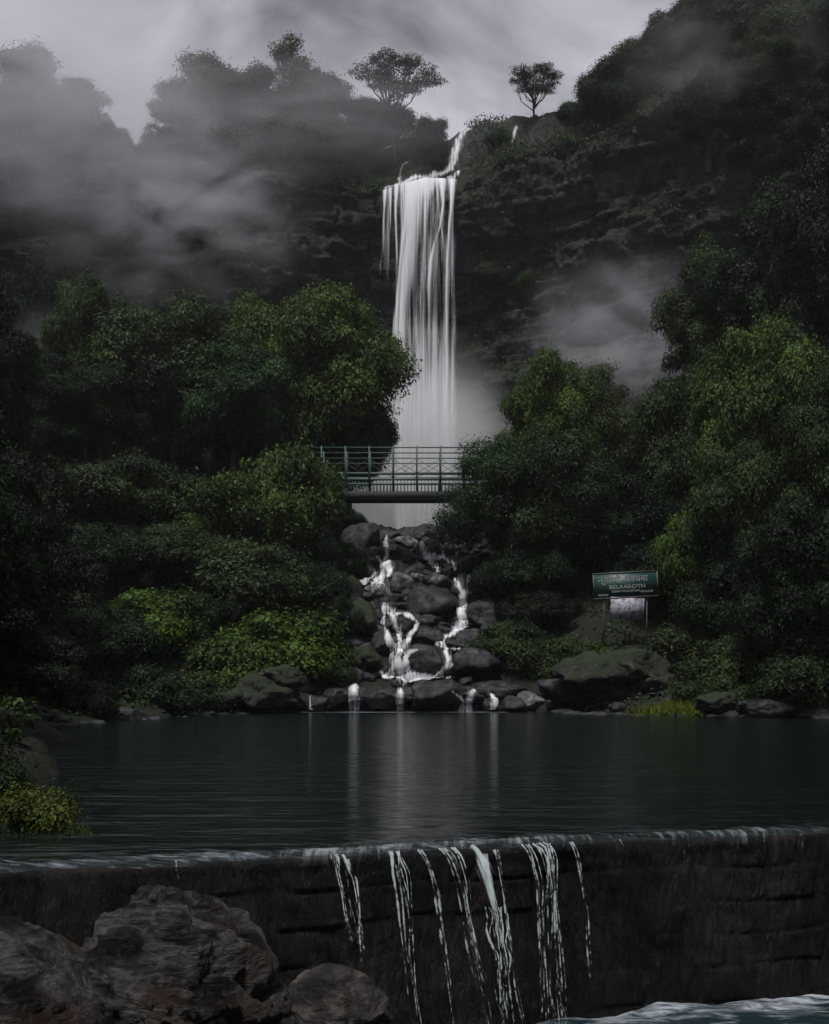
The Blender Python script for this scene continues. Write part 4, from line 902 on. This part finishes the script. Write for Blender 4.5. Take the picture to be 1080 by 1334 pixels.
# branches overhanging
BUSHES = [
 ('bush', 150, 588, 190, 71, 'round grey-green bush on the left slope below the mist', MD),
 ('bush', 330, 612, 180, 68, 'broad bush with lit green shoots left of the bridge', LT),
 ('bush_b', 378, 562, 120, 68.5, 'bright green bush just under the domed tree', LT),
 ('bush', 412, 600, 70, 68, 'dark bush right beside the left end of the bridge', DK),
 ('bush', 450, 655, 60, 76, 'shrub behind the bridge beside the foot of the waterfall', DK),
 ('bush_b', 250, 610, 120, 72, 'green bush between the round and the broad bush', MD),
 ('bush', 225, 670, 150, 64, 'dark green bush in the middle of the left slope', MD),
 ('bush_b', 330, 690, 150, 63, 'dark bush under the broad lit bush', MD),
 ('bush', 120, 670, 160, 62, 'shaded bush left of the middle slope bush', DK),
 ('bush', 50, 700, 170, 56, 'black-green bush at the left edge', VD),
 ('bush_b', 205, 755, 120, 58, 'loose bush with yellow-green sprigs low on the left slope', YG),
 ('bush_b', 375, 778, 150, 59.5, 'bright yellow-green bush left of the cascade', YG),
 ('bush_b', 300, 815, 150, 57.5, 'low bright bush below the yellow-green one', YG),
 ('bush_b', 440, 700, 70, 70, 'dark shrub left of the cascade top', DK),
 ('bush', 445, 770, 60, 63, 'dark shrub left of the cascade middle', DK),
 ('bush', 400, 720, 110, 64, 'shaded shrub above the yellow-green bush', DK),
 ('bush', 270, 760, 110, 60, 'dark hollow bush between the two yellow-green ones', DK),
 ('bush', 120, 780, 160, 52, 'shaded bush low on the left shore', DK),
 ('bush', 40, 820, 150, 44, 'black bush at the left shore edge', VD),
 ('bush_b', 180, 855, 110, 51, 'shaded waterline bush on the left shore', DK),
 ('bush_b', 245, 865, 100, 53.5, 'waterline bush with faint yellow leaves on the left shore', MD),
 ('bush_b', 425, 845, 60, 59, 'small bush above the waterline ledge', MD),
 ('bush', 100, 880, 120, 45, 'dark bush hanging to the water at the left', VD),
 ('bush', 660, 705, 90, 66, 'dark shrub right of the cascade top', DK),
 ('bush', 690, 700, 120, 65, 'dark shrub below the teal tree', DK),
 ('bush_b', 668, 800, 80, 60, 'low grey-green bush at the lower right of the cascade', MD),
 ('bush_b', 715, 822, 95, 59, 'low bush left of the sign post', MD),
 ('bush_b', 765, 828, 70, 58.5, 'yellowish low bush under the sign', LT),
 ('bush', 700, 760, 110, 63, 'black shrub between the cascade and the sign', VD),
 ('bush', 900, 645, 120, 59.5, 'yellow-green bush to the upper right of the sign', YG),
 ('bush', 860, 700, 120, 61.5, 'dark bush directly right of the sign', DK),
 ('bush', 955, 720, 140, 56, 'dark bush below the yellow-green bush on the right', DK),
 ('bush', 1040, 760, 150, 51, 'black bush at the lower right edge', VD),
 ('bush_b', 900, 800, 110, 56.5, 'bank shrub with pale leaves right of the outcrop', GY),
 ('bush_b', 975, 810, 120, 53, 'bank shrub in the middle of the right shore', MD),
 ('bush_b', 1045, 840, 110, 49, 'bank shrub at the right edge of the shore', MD),
 ('bush_b', 930, 870, 90, 51.5, 'low leafy shrub on the right shore above the waterline', MD),
 ('bush', 490, 126, 105, 137.5, 'dark dome-shaped bush under the flat-topped cliff tree', DK),
 ('bush_b', 560, 150, 45, 136, 'small bush on the cliff rim left of the chute', MD),
 ('bush_b', 468, 160, 60, 137, 'small dark bush at the left foot of the dome-shaped cliff-top bush', DK),
 ('bush_b', 430, 150, 70, 134, 'dim bush on the cliff top left of the dome-shaped one', DK),
 ('bush_b', 360, 150, 110, 134, 'wide dim bush beneath the left cliff-top trees', DK),
 ('bush_b', 270, 160, 120, 133, 'wide faint bush at the left end of the cliff top', DK),
 ('bush_b', 655, 166, 42, 135, 'green bush on the rim right of the chute', TL),
 ('bush_b', 745, 132, 50, 133, 'low bush on the rim right of the lone tree', TL),
 ('bush_b', 785, 104, 60, 132, 'green bush at the foot of the right skyline trees', TL),
 ('bush_b', 850, 130, 70, 126, 'yellow-green bush glowing on the right rocky rim', YG),
 ('bush_b', 690, 350, 40, 126, 'small yellow-green bush clinging to the cliff right of the falls', YG),
 ('bush_b', 635, 340, 44, 127, 'small bush clinging to the cliff close to the falls', MD),
 ('bush_b', 650, 380, 60, 124, 'dim bush on the cliff below the clinging pair', DK),
]
for key, px, pt, wd, Y, lb, c in BUSHES:
    if 330 < pt < 400 and 600 < px < 700:
        o_ = Vector((0, 0, CH)); dr = (at(px, pt + 20, 100) - o_).normalized(); h = bvh.ray_cast(o_, dr)[0]
        plant(key, px, pt, wd, h.y, lb, color=c, name='cliff_bush', cat='bush', zbase=h.z - 1.2, X=h.x)
    else: plant(key, px, pt, wd, Y, lb, color=c, name='bush', cat='bush')
# wood on the hillside above the right-hand cliff, and thickets further back: individuals, nothing tells them apart
for q in range(120):
    px = random.uniform(790, 1130); Y = random.uniform(103, 150); x = pxX(px, Y); z = gz(x, Y)
    if z < 44: continue
    plant(random.choice(['loose', 'broad_b', 'bush']), px, HOR - (z + random.uniform(4, 8) - CH) / Y * F, random.uniform(60, 110), Y, 'dim rounded tree in the misty wood covering the upper right hillside', group='trees of the upper right wood', color=random.choice([DK, VD, MD]))
for q in range(26):
    px = random.uniform(-60, 235); Y = random.uniform(104, 132); x = pxX(px, Y); z = gz(x, Y)
    if z < 40: continue
    plant(random.choice(['broad_b', 'loose', 'broad']), px, HOR - (z + random.uniform(3, 9) - CH) / Y * F, random.uniform(50, 100), Y, 'faint tree of the misty wood along the upper left ridge', group='trees of the upper left ridge', color=random.choice([DK, VD]))
for q in range(30):
    px = random.uniform(-60, 330); Y = random.uniform(86, 112); x = pxX(px, Y); z = gz(x, Y)
    if z > 50: continue
    plant(random.choice(['broad_b', 'bush', 'loose']), px, HOR - (z + random.uniform(4, 8) - CH) / Y * F, random.uniform(60, 110), Y, 'dim tree half lost in the mist below the left cliff', group='trees in the left mist', color=random.choice([DK, VD]))
for q in range(22):
    px = random.uniform(640, 900); Y = random.uniform(84, 108); x = pxX(px, Y); z = gz(x, Y)
    if z > 50: continue
    plant(random.choice(['broad_b', 'bush', 'feather']), px, HOR - (z + random.uniform(3, 7) - CH) / Y * F, random.uniform(60, 100), Y, 'dim tree below the right cliff, behind the nearer trees', group='trees below the right cliff', color=random.choice([DK, VD, GY]))
for q in range(30):
    sd_ = random.choice([-1, 1]); Y = random.uniform(16, 46); xl = np.interp(Y, yl, xl_); xr = np.interp(Y, yr, xr_)
    x = xl - random.uniform(1.5, 12) if sd_ < 0 else xr + random.uniform(3, 12)
    px = x / Y * F + 540; z = gz(x, Y)
    if px < -30 or px > 1150:
        plant(random.choice(['broad', 'bush', 'tall']), px, HOR - (z + random.uniform(3, 8) - CH) / Y * F, random.uniform(3.5, 6) / Y * F, Y, 'dark tree added out of view around the viewer to block sky light', group='trees crowding the near banks', color=random.choice([DK, VD]))
for x, y, h in ((-9, -4, 13), (-13, 3, 14), (-6, -13, 15), (2, -16, 14), (9, -12, 15), (13, -3, 14), (15, 6, 13), (18, 14, 13), (-14, 11, 12), (-3, -22, 17), (7, -22, 17), (-16, -10, 16), (17, -10, 16)):  # unseen trees added beside and behind the viewer to cut frontal sky light
    cm, tm, H, W = PROTO['broad']; e = empty('tree', (x, y, gz(x, y) - .2)); tag(e, 'dark tree added out of view around the viewer to block sky light', 'tree', 'trees crowding the near banks'); e.scale = (1.1, 1.1, h / H)
    e.rotation_euler = (0, 0, random.uniform(0, 6)); a = obj('crown', cm, e); a.color = (*VD, 1); obj('trunk', tm, e)
# near bush with yellow leaves at the left edge
for px, py, wd, Y, c, lb in ((40, 1000, 125, 12.4, (1.5, 1.3, 0.55), 'near bush with yellow-green leaves at the left edge over the pool'), (0, 975, 130, 13.4, DK, 'dark near bush behind the yellow-leaved one'),
                             (20, 1060, 130, 11.9, DK, 'dark low bush under the yellow-leaved one'), (100, 1078, 50, 11.9, MD, 'small green plant at the left end of the weir crest'), (-60, 940, 170, 14.0, VD, 'black bush cut by the left edge beside the pool')):
    x = pxX(px, Y); plant('near_bush', px, py, wd, Y, lb, color=c, name='near_bush', cat='bush', zbase=max(gz(x, Y), -0.1), hmin=0.35)
# undergrowth on the banks and cliff (nobody could count it)
def undergrowth(name, label, pts, nor, size, sd, colr):
    r = np.random.default_rng(sd); n = len(pts); nn = nor * 0.6 + r.normal(size=(n, 3)) * 0.6
    V, Fc, T_ = leaf_cards(pts, nn, size, r, np.clip(r.normal(0.4, 0.25, n), 0, 1))
    o = obj(name, make_mesh(name, V, Fc, M['leaf'], smooth=False, attrs={'tint': T_})); o.color = (*colr, 1); tag(o, label, 'undergrowth', kind='stuff'); return o
r = np.random.default_rng(55)
n = 210000; yy = r.uniform(12, 112, n); xx = r.uniform(-40, 40, n)
xl = np.interp(yy, yl, xl_); xr = np.interp(yy, yr, xr_); e = np.maximum(xl - xx, xx - xr)
cl = fbm(P3(xx / 2.2, yy / 2.2, 0), 12, 3)
k = (e > 0.9) & (cl > -0.35) & (np.abs(xx) < 0.42 * yy + 3); xx, yy, cl = xx[k], yy[k], cl[k]
zz = ground(xx, yy) + r.uniform(0, 0.5, len(xx)) * (0.6 + cl)
undergrowth('undergrowth', 'low leafy undergrowth covering both banks', np.stack([xx, yy, zz], -1), np.tile([0, -0.3, 1.0], (len(xx), 1)), 0.24, 1, (0.9, 1.0, 0.8))
# plants rooted in the cliff's ledges
CVn = np.cross(np.gradient(CV, axis=0), np.gradient(CV, axis=1)); CVn /= np.linalg.norm(CVn, axis=-1)[..., None] + 1e-9
if CVn[:, -20:, 2].mean() < 0: CVn = -CVn
m = (fbm(P3(CV[..., 0] / 7, CV[..., 1] / 7, CV[..., 2] / 5), 88, 4) > 0.0) & (CVn[..., 2] > 0.25) & (CV[..., 1] < 150) & (np.abs(CV[..., 0]) < 60)
mid = (np.abs(CV[..., 0] - 1.0) < 4.6) & (CV[..., 2] < 62) & (CV[..., 1] > 115); m &= ~mid; m &= ~((np.abs(CV[..., 0] - 4.6) < 2.0) & (CV[..., 1] > 128) & (CV[..., 1] < 146))
ii = np.argwhere(m); ii = ii[r.integers(0, len(ii), 120000)]
base_ = CV[ii[:, 0], ii[:, 1]] + r.normal(size=(len(ii), 3)) * np.array([.45, .3, .3]) + CVn[ii[:, 0], ii[:, 1]] * r.uniform(0, .7, len(ii))[:, None]
undergrowth('cliff_undergrowth', 'ferns and grass growing on the ledges of the cliff', base_, CVn[ii[:, 0], ii[:, 1]], 0.30, 2, (0.7, 0.85, 0.7))
# patch of yellow grass at the right waterline
gp = at(885, 922, 51.5); n = 5000; r = np.random.default_rng(3)
gx_ = gp.x + r.normal(size=n) * 0.75; gy_ = gp.y + r.normal(size=n) * 0.5; gzz = np.maximum(ground(gx_, gy_), 0.0)
Pb = np.stack([gx_, gy_, np.full(n, 0.05) + r.uniform(0, .35, n) * np.exp(-((gx_ - gp.x) / 1.0) ** 2)], -1)
V, Fc, T_ = leaf_cards(Pb, r.normal(size=(n, 3)) * .4 + np.array([0, -1, .2]), 0.28, r, np.clip(r.normal(.6, .2, n), 0, 1), droop=-0.6, aspect=.16)
o = obj('grass_patch', make_mesh('grass_patch', V, Fc, M['leaf'], smooth=False, attrs={'tint': T_})); o.color = (*YY, 1); tag(o, 'patch of yellow-green grass at the right waterline', 'grass', kind='stuff')

# ------------------------------------------------------------------ footbridge
BY = 70.0; b0 = Vector((-1, BY, pyZ(650, BY))); br = empty('footbridge', b0)
tag(br, 'green metal footbridge with crossed railings spanning the cascade in front of the waterfall', 'bridge')
def zb(py): return pyZ(py, BY) - b0.z
x0, x1 = pxX(385, BY) - b0.x, pxX(665, BY) - b0.x
m = MB(); m.box((x0, -0.06, zb(650)), (x1, 0.10, zb(640))); m.box((x0, 1.6, zb(650)), (x1, 1.76, zb(640))); m.build('girder', M['deck'], br)
m = MB(); m.box((x0, 0.11, zb(644)), (x1, 1.59, zb(641.5))); m.build('deck', M['deck'], br)
px_posts = list(range(383 + 1, 670, 31)); px_posts = [512 + 31 * k for k in range(-4, 5)]
for yo in (0.0, 1.68):
    for py, hh in ((583, .06), (597, .05), (617, .15), (624.5, .13)):
        m = MB(); z = zb(py); m.box((x0, yo - .03, z - hh / 2), (x1, yo + .03, z + hh / 2)); m.build('rail', M['bridge'], br)
    for p_ in px_posts:
        X_ = pxX(p_, BY) - b0.x
        m = MB(); m.box((X_ - .05, yo - .05 - .003, zb(640)), (X_ + .05, yo + .05 + .003, zb(582) + .04)); m.build('post', M['bridge'], br)
    for k in range(len(px_posts) - 1):
        a, b = pxX(px_posts[k], BY) - b0.x + .05, pxX(px_posts[k + 1], BY) - b0.x - .05
        m = MB(); m.bar((a, yo + .012, zb(615.5)), (b, yo + .012, zb(598.5)), .05, .02).build('brace', M['bridge'], br)
        m = MB(); m.bar((a, yo - .012, zb(598.5)), (b, yo - .012, zb(615.5)), .05, .02).build('brace', M['bridge'], br)
    bm_ = None; X_ = x0 + .1
    while X_ < x1 - .1:
        if bm_ is None: m = MB(); m.box((-.022, -.015, zb(640)), (.022, .015, zb(625.8))); bm_ = m.build('baluster', M['bridge'], br); bm_.location = (X_, yo, 0)
        else: c = bm_.copy(); c.location = (X_, yo, 0); col.objects.link(c)
        X_ += 0.21

# ------------------------------------------------------------------ sign
SY = 58.0; s0 = at(815, 850, SY); gzs = gz(s0.x, SY)
sg = empty('signboard', (s0.x, SY, gzs)); tag(sg, 'tilted green signboard with white lettering and a paper notice below, among dark trees', 'sign')
c0 = at(815, 762, SY) - Vector((s0.x, SY, gzs)); tl_ = R(1.5)
Rm = Matrix.Translation(c0) @ Matrix.Rotation(-tl_ * -1, 4, 'Y') 
u_ = SY / F
def sbox(a, b, name, mat, Mx): m = MB(); m.box(a, b, Mx); return m.build(name, mat, sg)
Rm = Matrix.Translation(c0) @ Matrix.Rotation(R(-3), 4, 'Y')
W2, H2 = 41 * u_, 15.5 * u_
sbox((-W2, -.02, -H2), (W2, .02, H2), 'board', M['sign'], Rm)
for a, b in (((-W2 - .05, -.035, H2), (W2 + .05, .035, H2 + .06)), ((-W2 - .05, -.035, -H2 - .06), (W2 + .05, .035, -H2)), ((-W2 - .05, -.035, -H2), (-W2, .035, H2)), ((W2, -.035, -H2), (W2 + .05, .035, H2))):
    sbox(a, b, 'frame', M['steel'], Rm)
nm, t, o_ = newmat('paper_notice'); p = N(t, 'ShaderNodeBsdfPrincipled'); p.inputs['Roughness'].default_value = .7
tc = N(t, 'ShaderNodeTexCoord'); n = N(t, 'ShaderNodeTexNoise'); n.inputs['Scale'].default_value = 4.5; n.inputs['Detail'].default_value = 5; n.inputs['Roughness'].default_value = .75
rr = ramp(t, [(.40, (.05, .05, .06)), (.48, (.2, .19, .23)), (.62, (.34, .33, .37))]); t.links.new(tc.outputs['Object'], n.inputs['Vector']); t.links.new(n.outputs[0], rr.inputs[0]); t.links.new(rr.outputs[0], p.inputs['Base Color']); t.links.new(p.outputs[0], o_.inputs[0])
Nm = Matrix.Translation(at(817, 793, SY) - Vector((s0.x, SY, gzs))) @ Matrix.Rotation(R(3), 4, 'Y')
sbox((-22 * u_, -.03, -14.5 * u_), (22 * u_, -.005, 14.5 * u_), 'notice', nm, Nm)
for dx in (-28, 28):
    m = MB(); xx_ = dx * u_ + c0.x; m.box((xx_ - .04, .045, -.4), (xx_ + .04, .12, c0.z + H2)); m.build('post', M['steel'], sg)
def lettering(txt, size, cxp, cyp, sx=1.0):
    cu = bpy.data.curves.new('lettering', 'FONT'); cu.body = txt; cu.size = size; cu.align_x = 'CENTER'; cu.align_y = 'CENTER'; cu.extrude = 0.004; cu.offset = size * 0.012
    tmp = bpy.data.objects.new('tmp', cu); col.objects.link(tmp); sc.view_layers[0].update()
    me = bpy.data.meshes.new_from_object(tmp.evaluated_get(bpy.context.evaluated_depsgraph_get())); bpy.data.objects.remove(tmp)
    me.materials.clear(); me.materials.append(M['letters'])
    o = obj('lettering', me, sg); o.matrix_local = Rm @ Matrix.Translation((cxp * u_, -.027, cyp * u_)) @ Matrix.Rotation(R(90), 4, 'X') @ Matrix.Diagonal((sx, 1, 1, 1)); return o
lettering('\u0928\u094d\u0939\u093e\u0923\u0940', .46, -21, 7.0, 1.1)
lettering('\u0927\u092c\u0927\u092c\u093e', .44, 14, 7.5, 1.0)
lettering('BELAAROTH', .27, 2, -2.5, 1.2)
lettering('GRAM PANCHAYAT', .16, 0, -8, 1.0); lettering('NHANI', .16, -30, -12, 1.0); lettering('BELGAUM', .14, 27, -9.5, 1.0)

# ------------------------------------------------------------------ air: one haze box and the drifting mist
hz, t, o_ = newmat('haze'); pv = N(t, 'ShaderNodeVolumePrincipled'); pv.inputs['Color'].default_value = (0.93, 0.92, 0.97, 1); pv.inputs['Density'].default_value = 0.00016; pv.inputs['Anisotropy'].default_value = 0.2
t.links.new(pv.outputs[0], o_.inputs['Volume'])
zmax = max(float(allV[:, 2].max()), 130) + 14
m = MB(); m.box((-150, -125, -4.0), (150, 260, zmax)); o = m.build('haze', hz); tag(o, 'thin grey haze filling the valley', 'haze', kind='stuff')
def mist(px, py, Y, rx, ry, rz, dens, sd, label, scale=1.6, thr=0.42, alb=(0.74, 0.73, 0.79)):
    mt, t, o_ = newmat('mist'); Lk = t.links.new
    tc = N(t, 'ShaderNodeTexCoord'); ln = N(t, 'ShaderNodeVectorMath', operation='LENGTH'); Lk(tc.outputs['Object'], ln.inputs[0])
    fo_ = N(t, 'ShaderNodeMapRange', interpolation_type='SMOOTHSTEP'); fo_.inputs[1].default_value = 1.0; fo_.inputs[2].default_value = 0.15; Lk(ln.outputs['Value'], fo_.inputs[0])
    mp = N(t, 'ShaderNodeMapping'); mp.inputs['Location'].default_value = (sd * 3.1, sd, 0); mp.inputs['Scale'].default_value = (1, 1, 1.3); Lk(tc.outputs['Object'], mp.inputs[0])
    n = N(t, 'ShaderNodeTexNoise'); n.inputs['Scale'].default_value = scale; n.inputs['Detail'].default_value = 3; n.inputs['Distortion'].default_value = 0.5; Lk(mp.outputs[0], n.inputs['Vector'])
    mr = N(t, 'ShaderNodeMapRange'); mr.inputs[1].default_value = thr; mr.inputs[2].default_value = thr + 0.3; Lk(n.outputs[0], mr.inputs[0])
    a = N(t, 'ShaderNodeMath', operation='MULTIPLY'); Lk(fo_.outputs[0], a.inputs[0]); Lk(mr.outputs[0], a.inputs[1])
    b = N(t, 'ShaderNodeMath', operation='MULTIPLY'); b.inputs[1].default_value = dens; Lk(a.outputs[0], b.inputs[0])
    pv = N(t, 'ShaderNodeVolumePrincipled'); pv.inputs['Color'].default_value = (*alb, 1); pv.inputs['Anisotropy'].default_value = 0.1; Lk(b.outputs[0], pv.inputs['Density']); Lk(pv.outputs[0], o_.inputs['Volume'])
    V, Fc = ICO[3]; o = obj('mist', make_mesh('mist', V * 1.03, Fc, mt), None, at(px, py, Y)); o.scale = (rx, ry, rz); tag(o, label, 'mist', kind='stuff'); return o
mist(215, 265, 106, 17, 9, 11, 0.22, 1, 'pale mist drifting across the left cliff', scale=2.6, thr=0.45)
mist(70, 130, 106, 20, 9, 14, 0.15, 2, 'grey mist around the upper left trees', scale=2.3, thr=0.33)
mist(395, 145, 125, 25, 7, 8, 0.075, 8, 'thin mist among the cliff-top trees left of the falls', scale=2.2, thr=0.33)
mist(95, 500, 88, 10, 6, 7, 0.08, 3, 'mist lying between the trees on the left slope')
mist(548, 610, 116, 12, 9, 15, 0.20, 4, 'spray rising around the foot of the waterfall', thr=0.2, alb=(0.95, 0.95, 0.98))
mist(810, 440, 101, 11, 8, 9, 0.16, 5, 'pale mist below the right-hand cliff', scale=2.3)
mist(980, 90, 116, 16, 10, 9, 0.08, 6, 'mist over the wooded hill at the upper right')
print('tris', sum(len(me.polygons) * 2 for me in bpy.data.meshes), 'objects', len(bpy.data.objects))
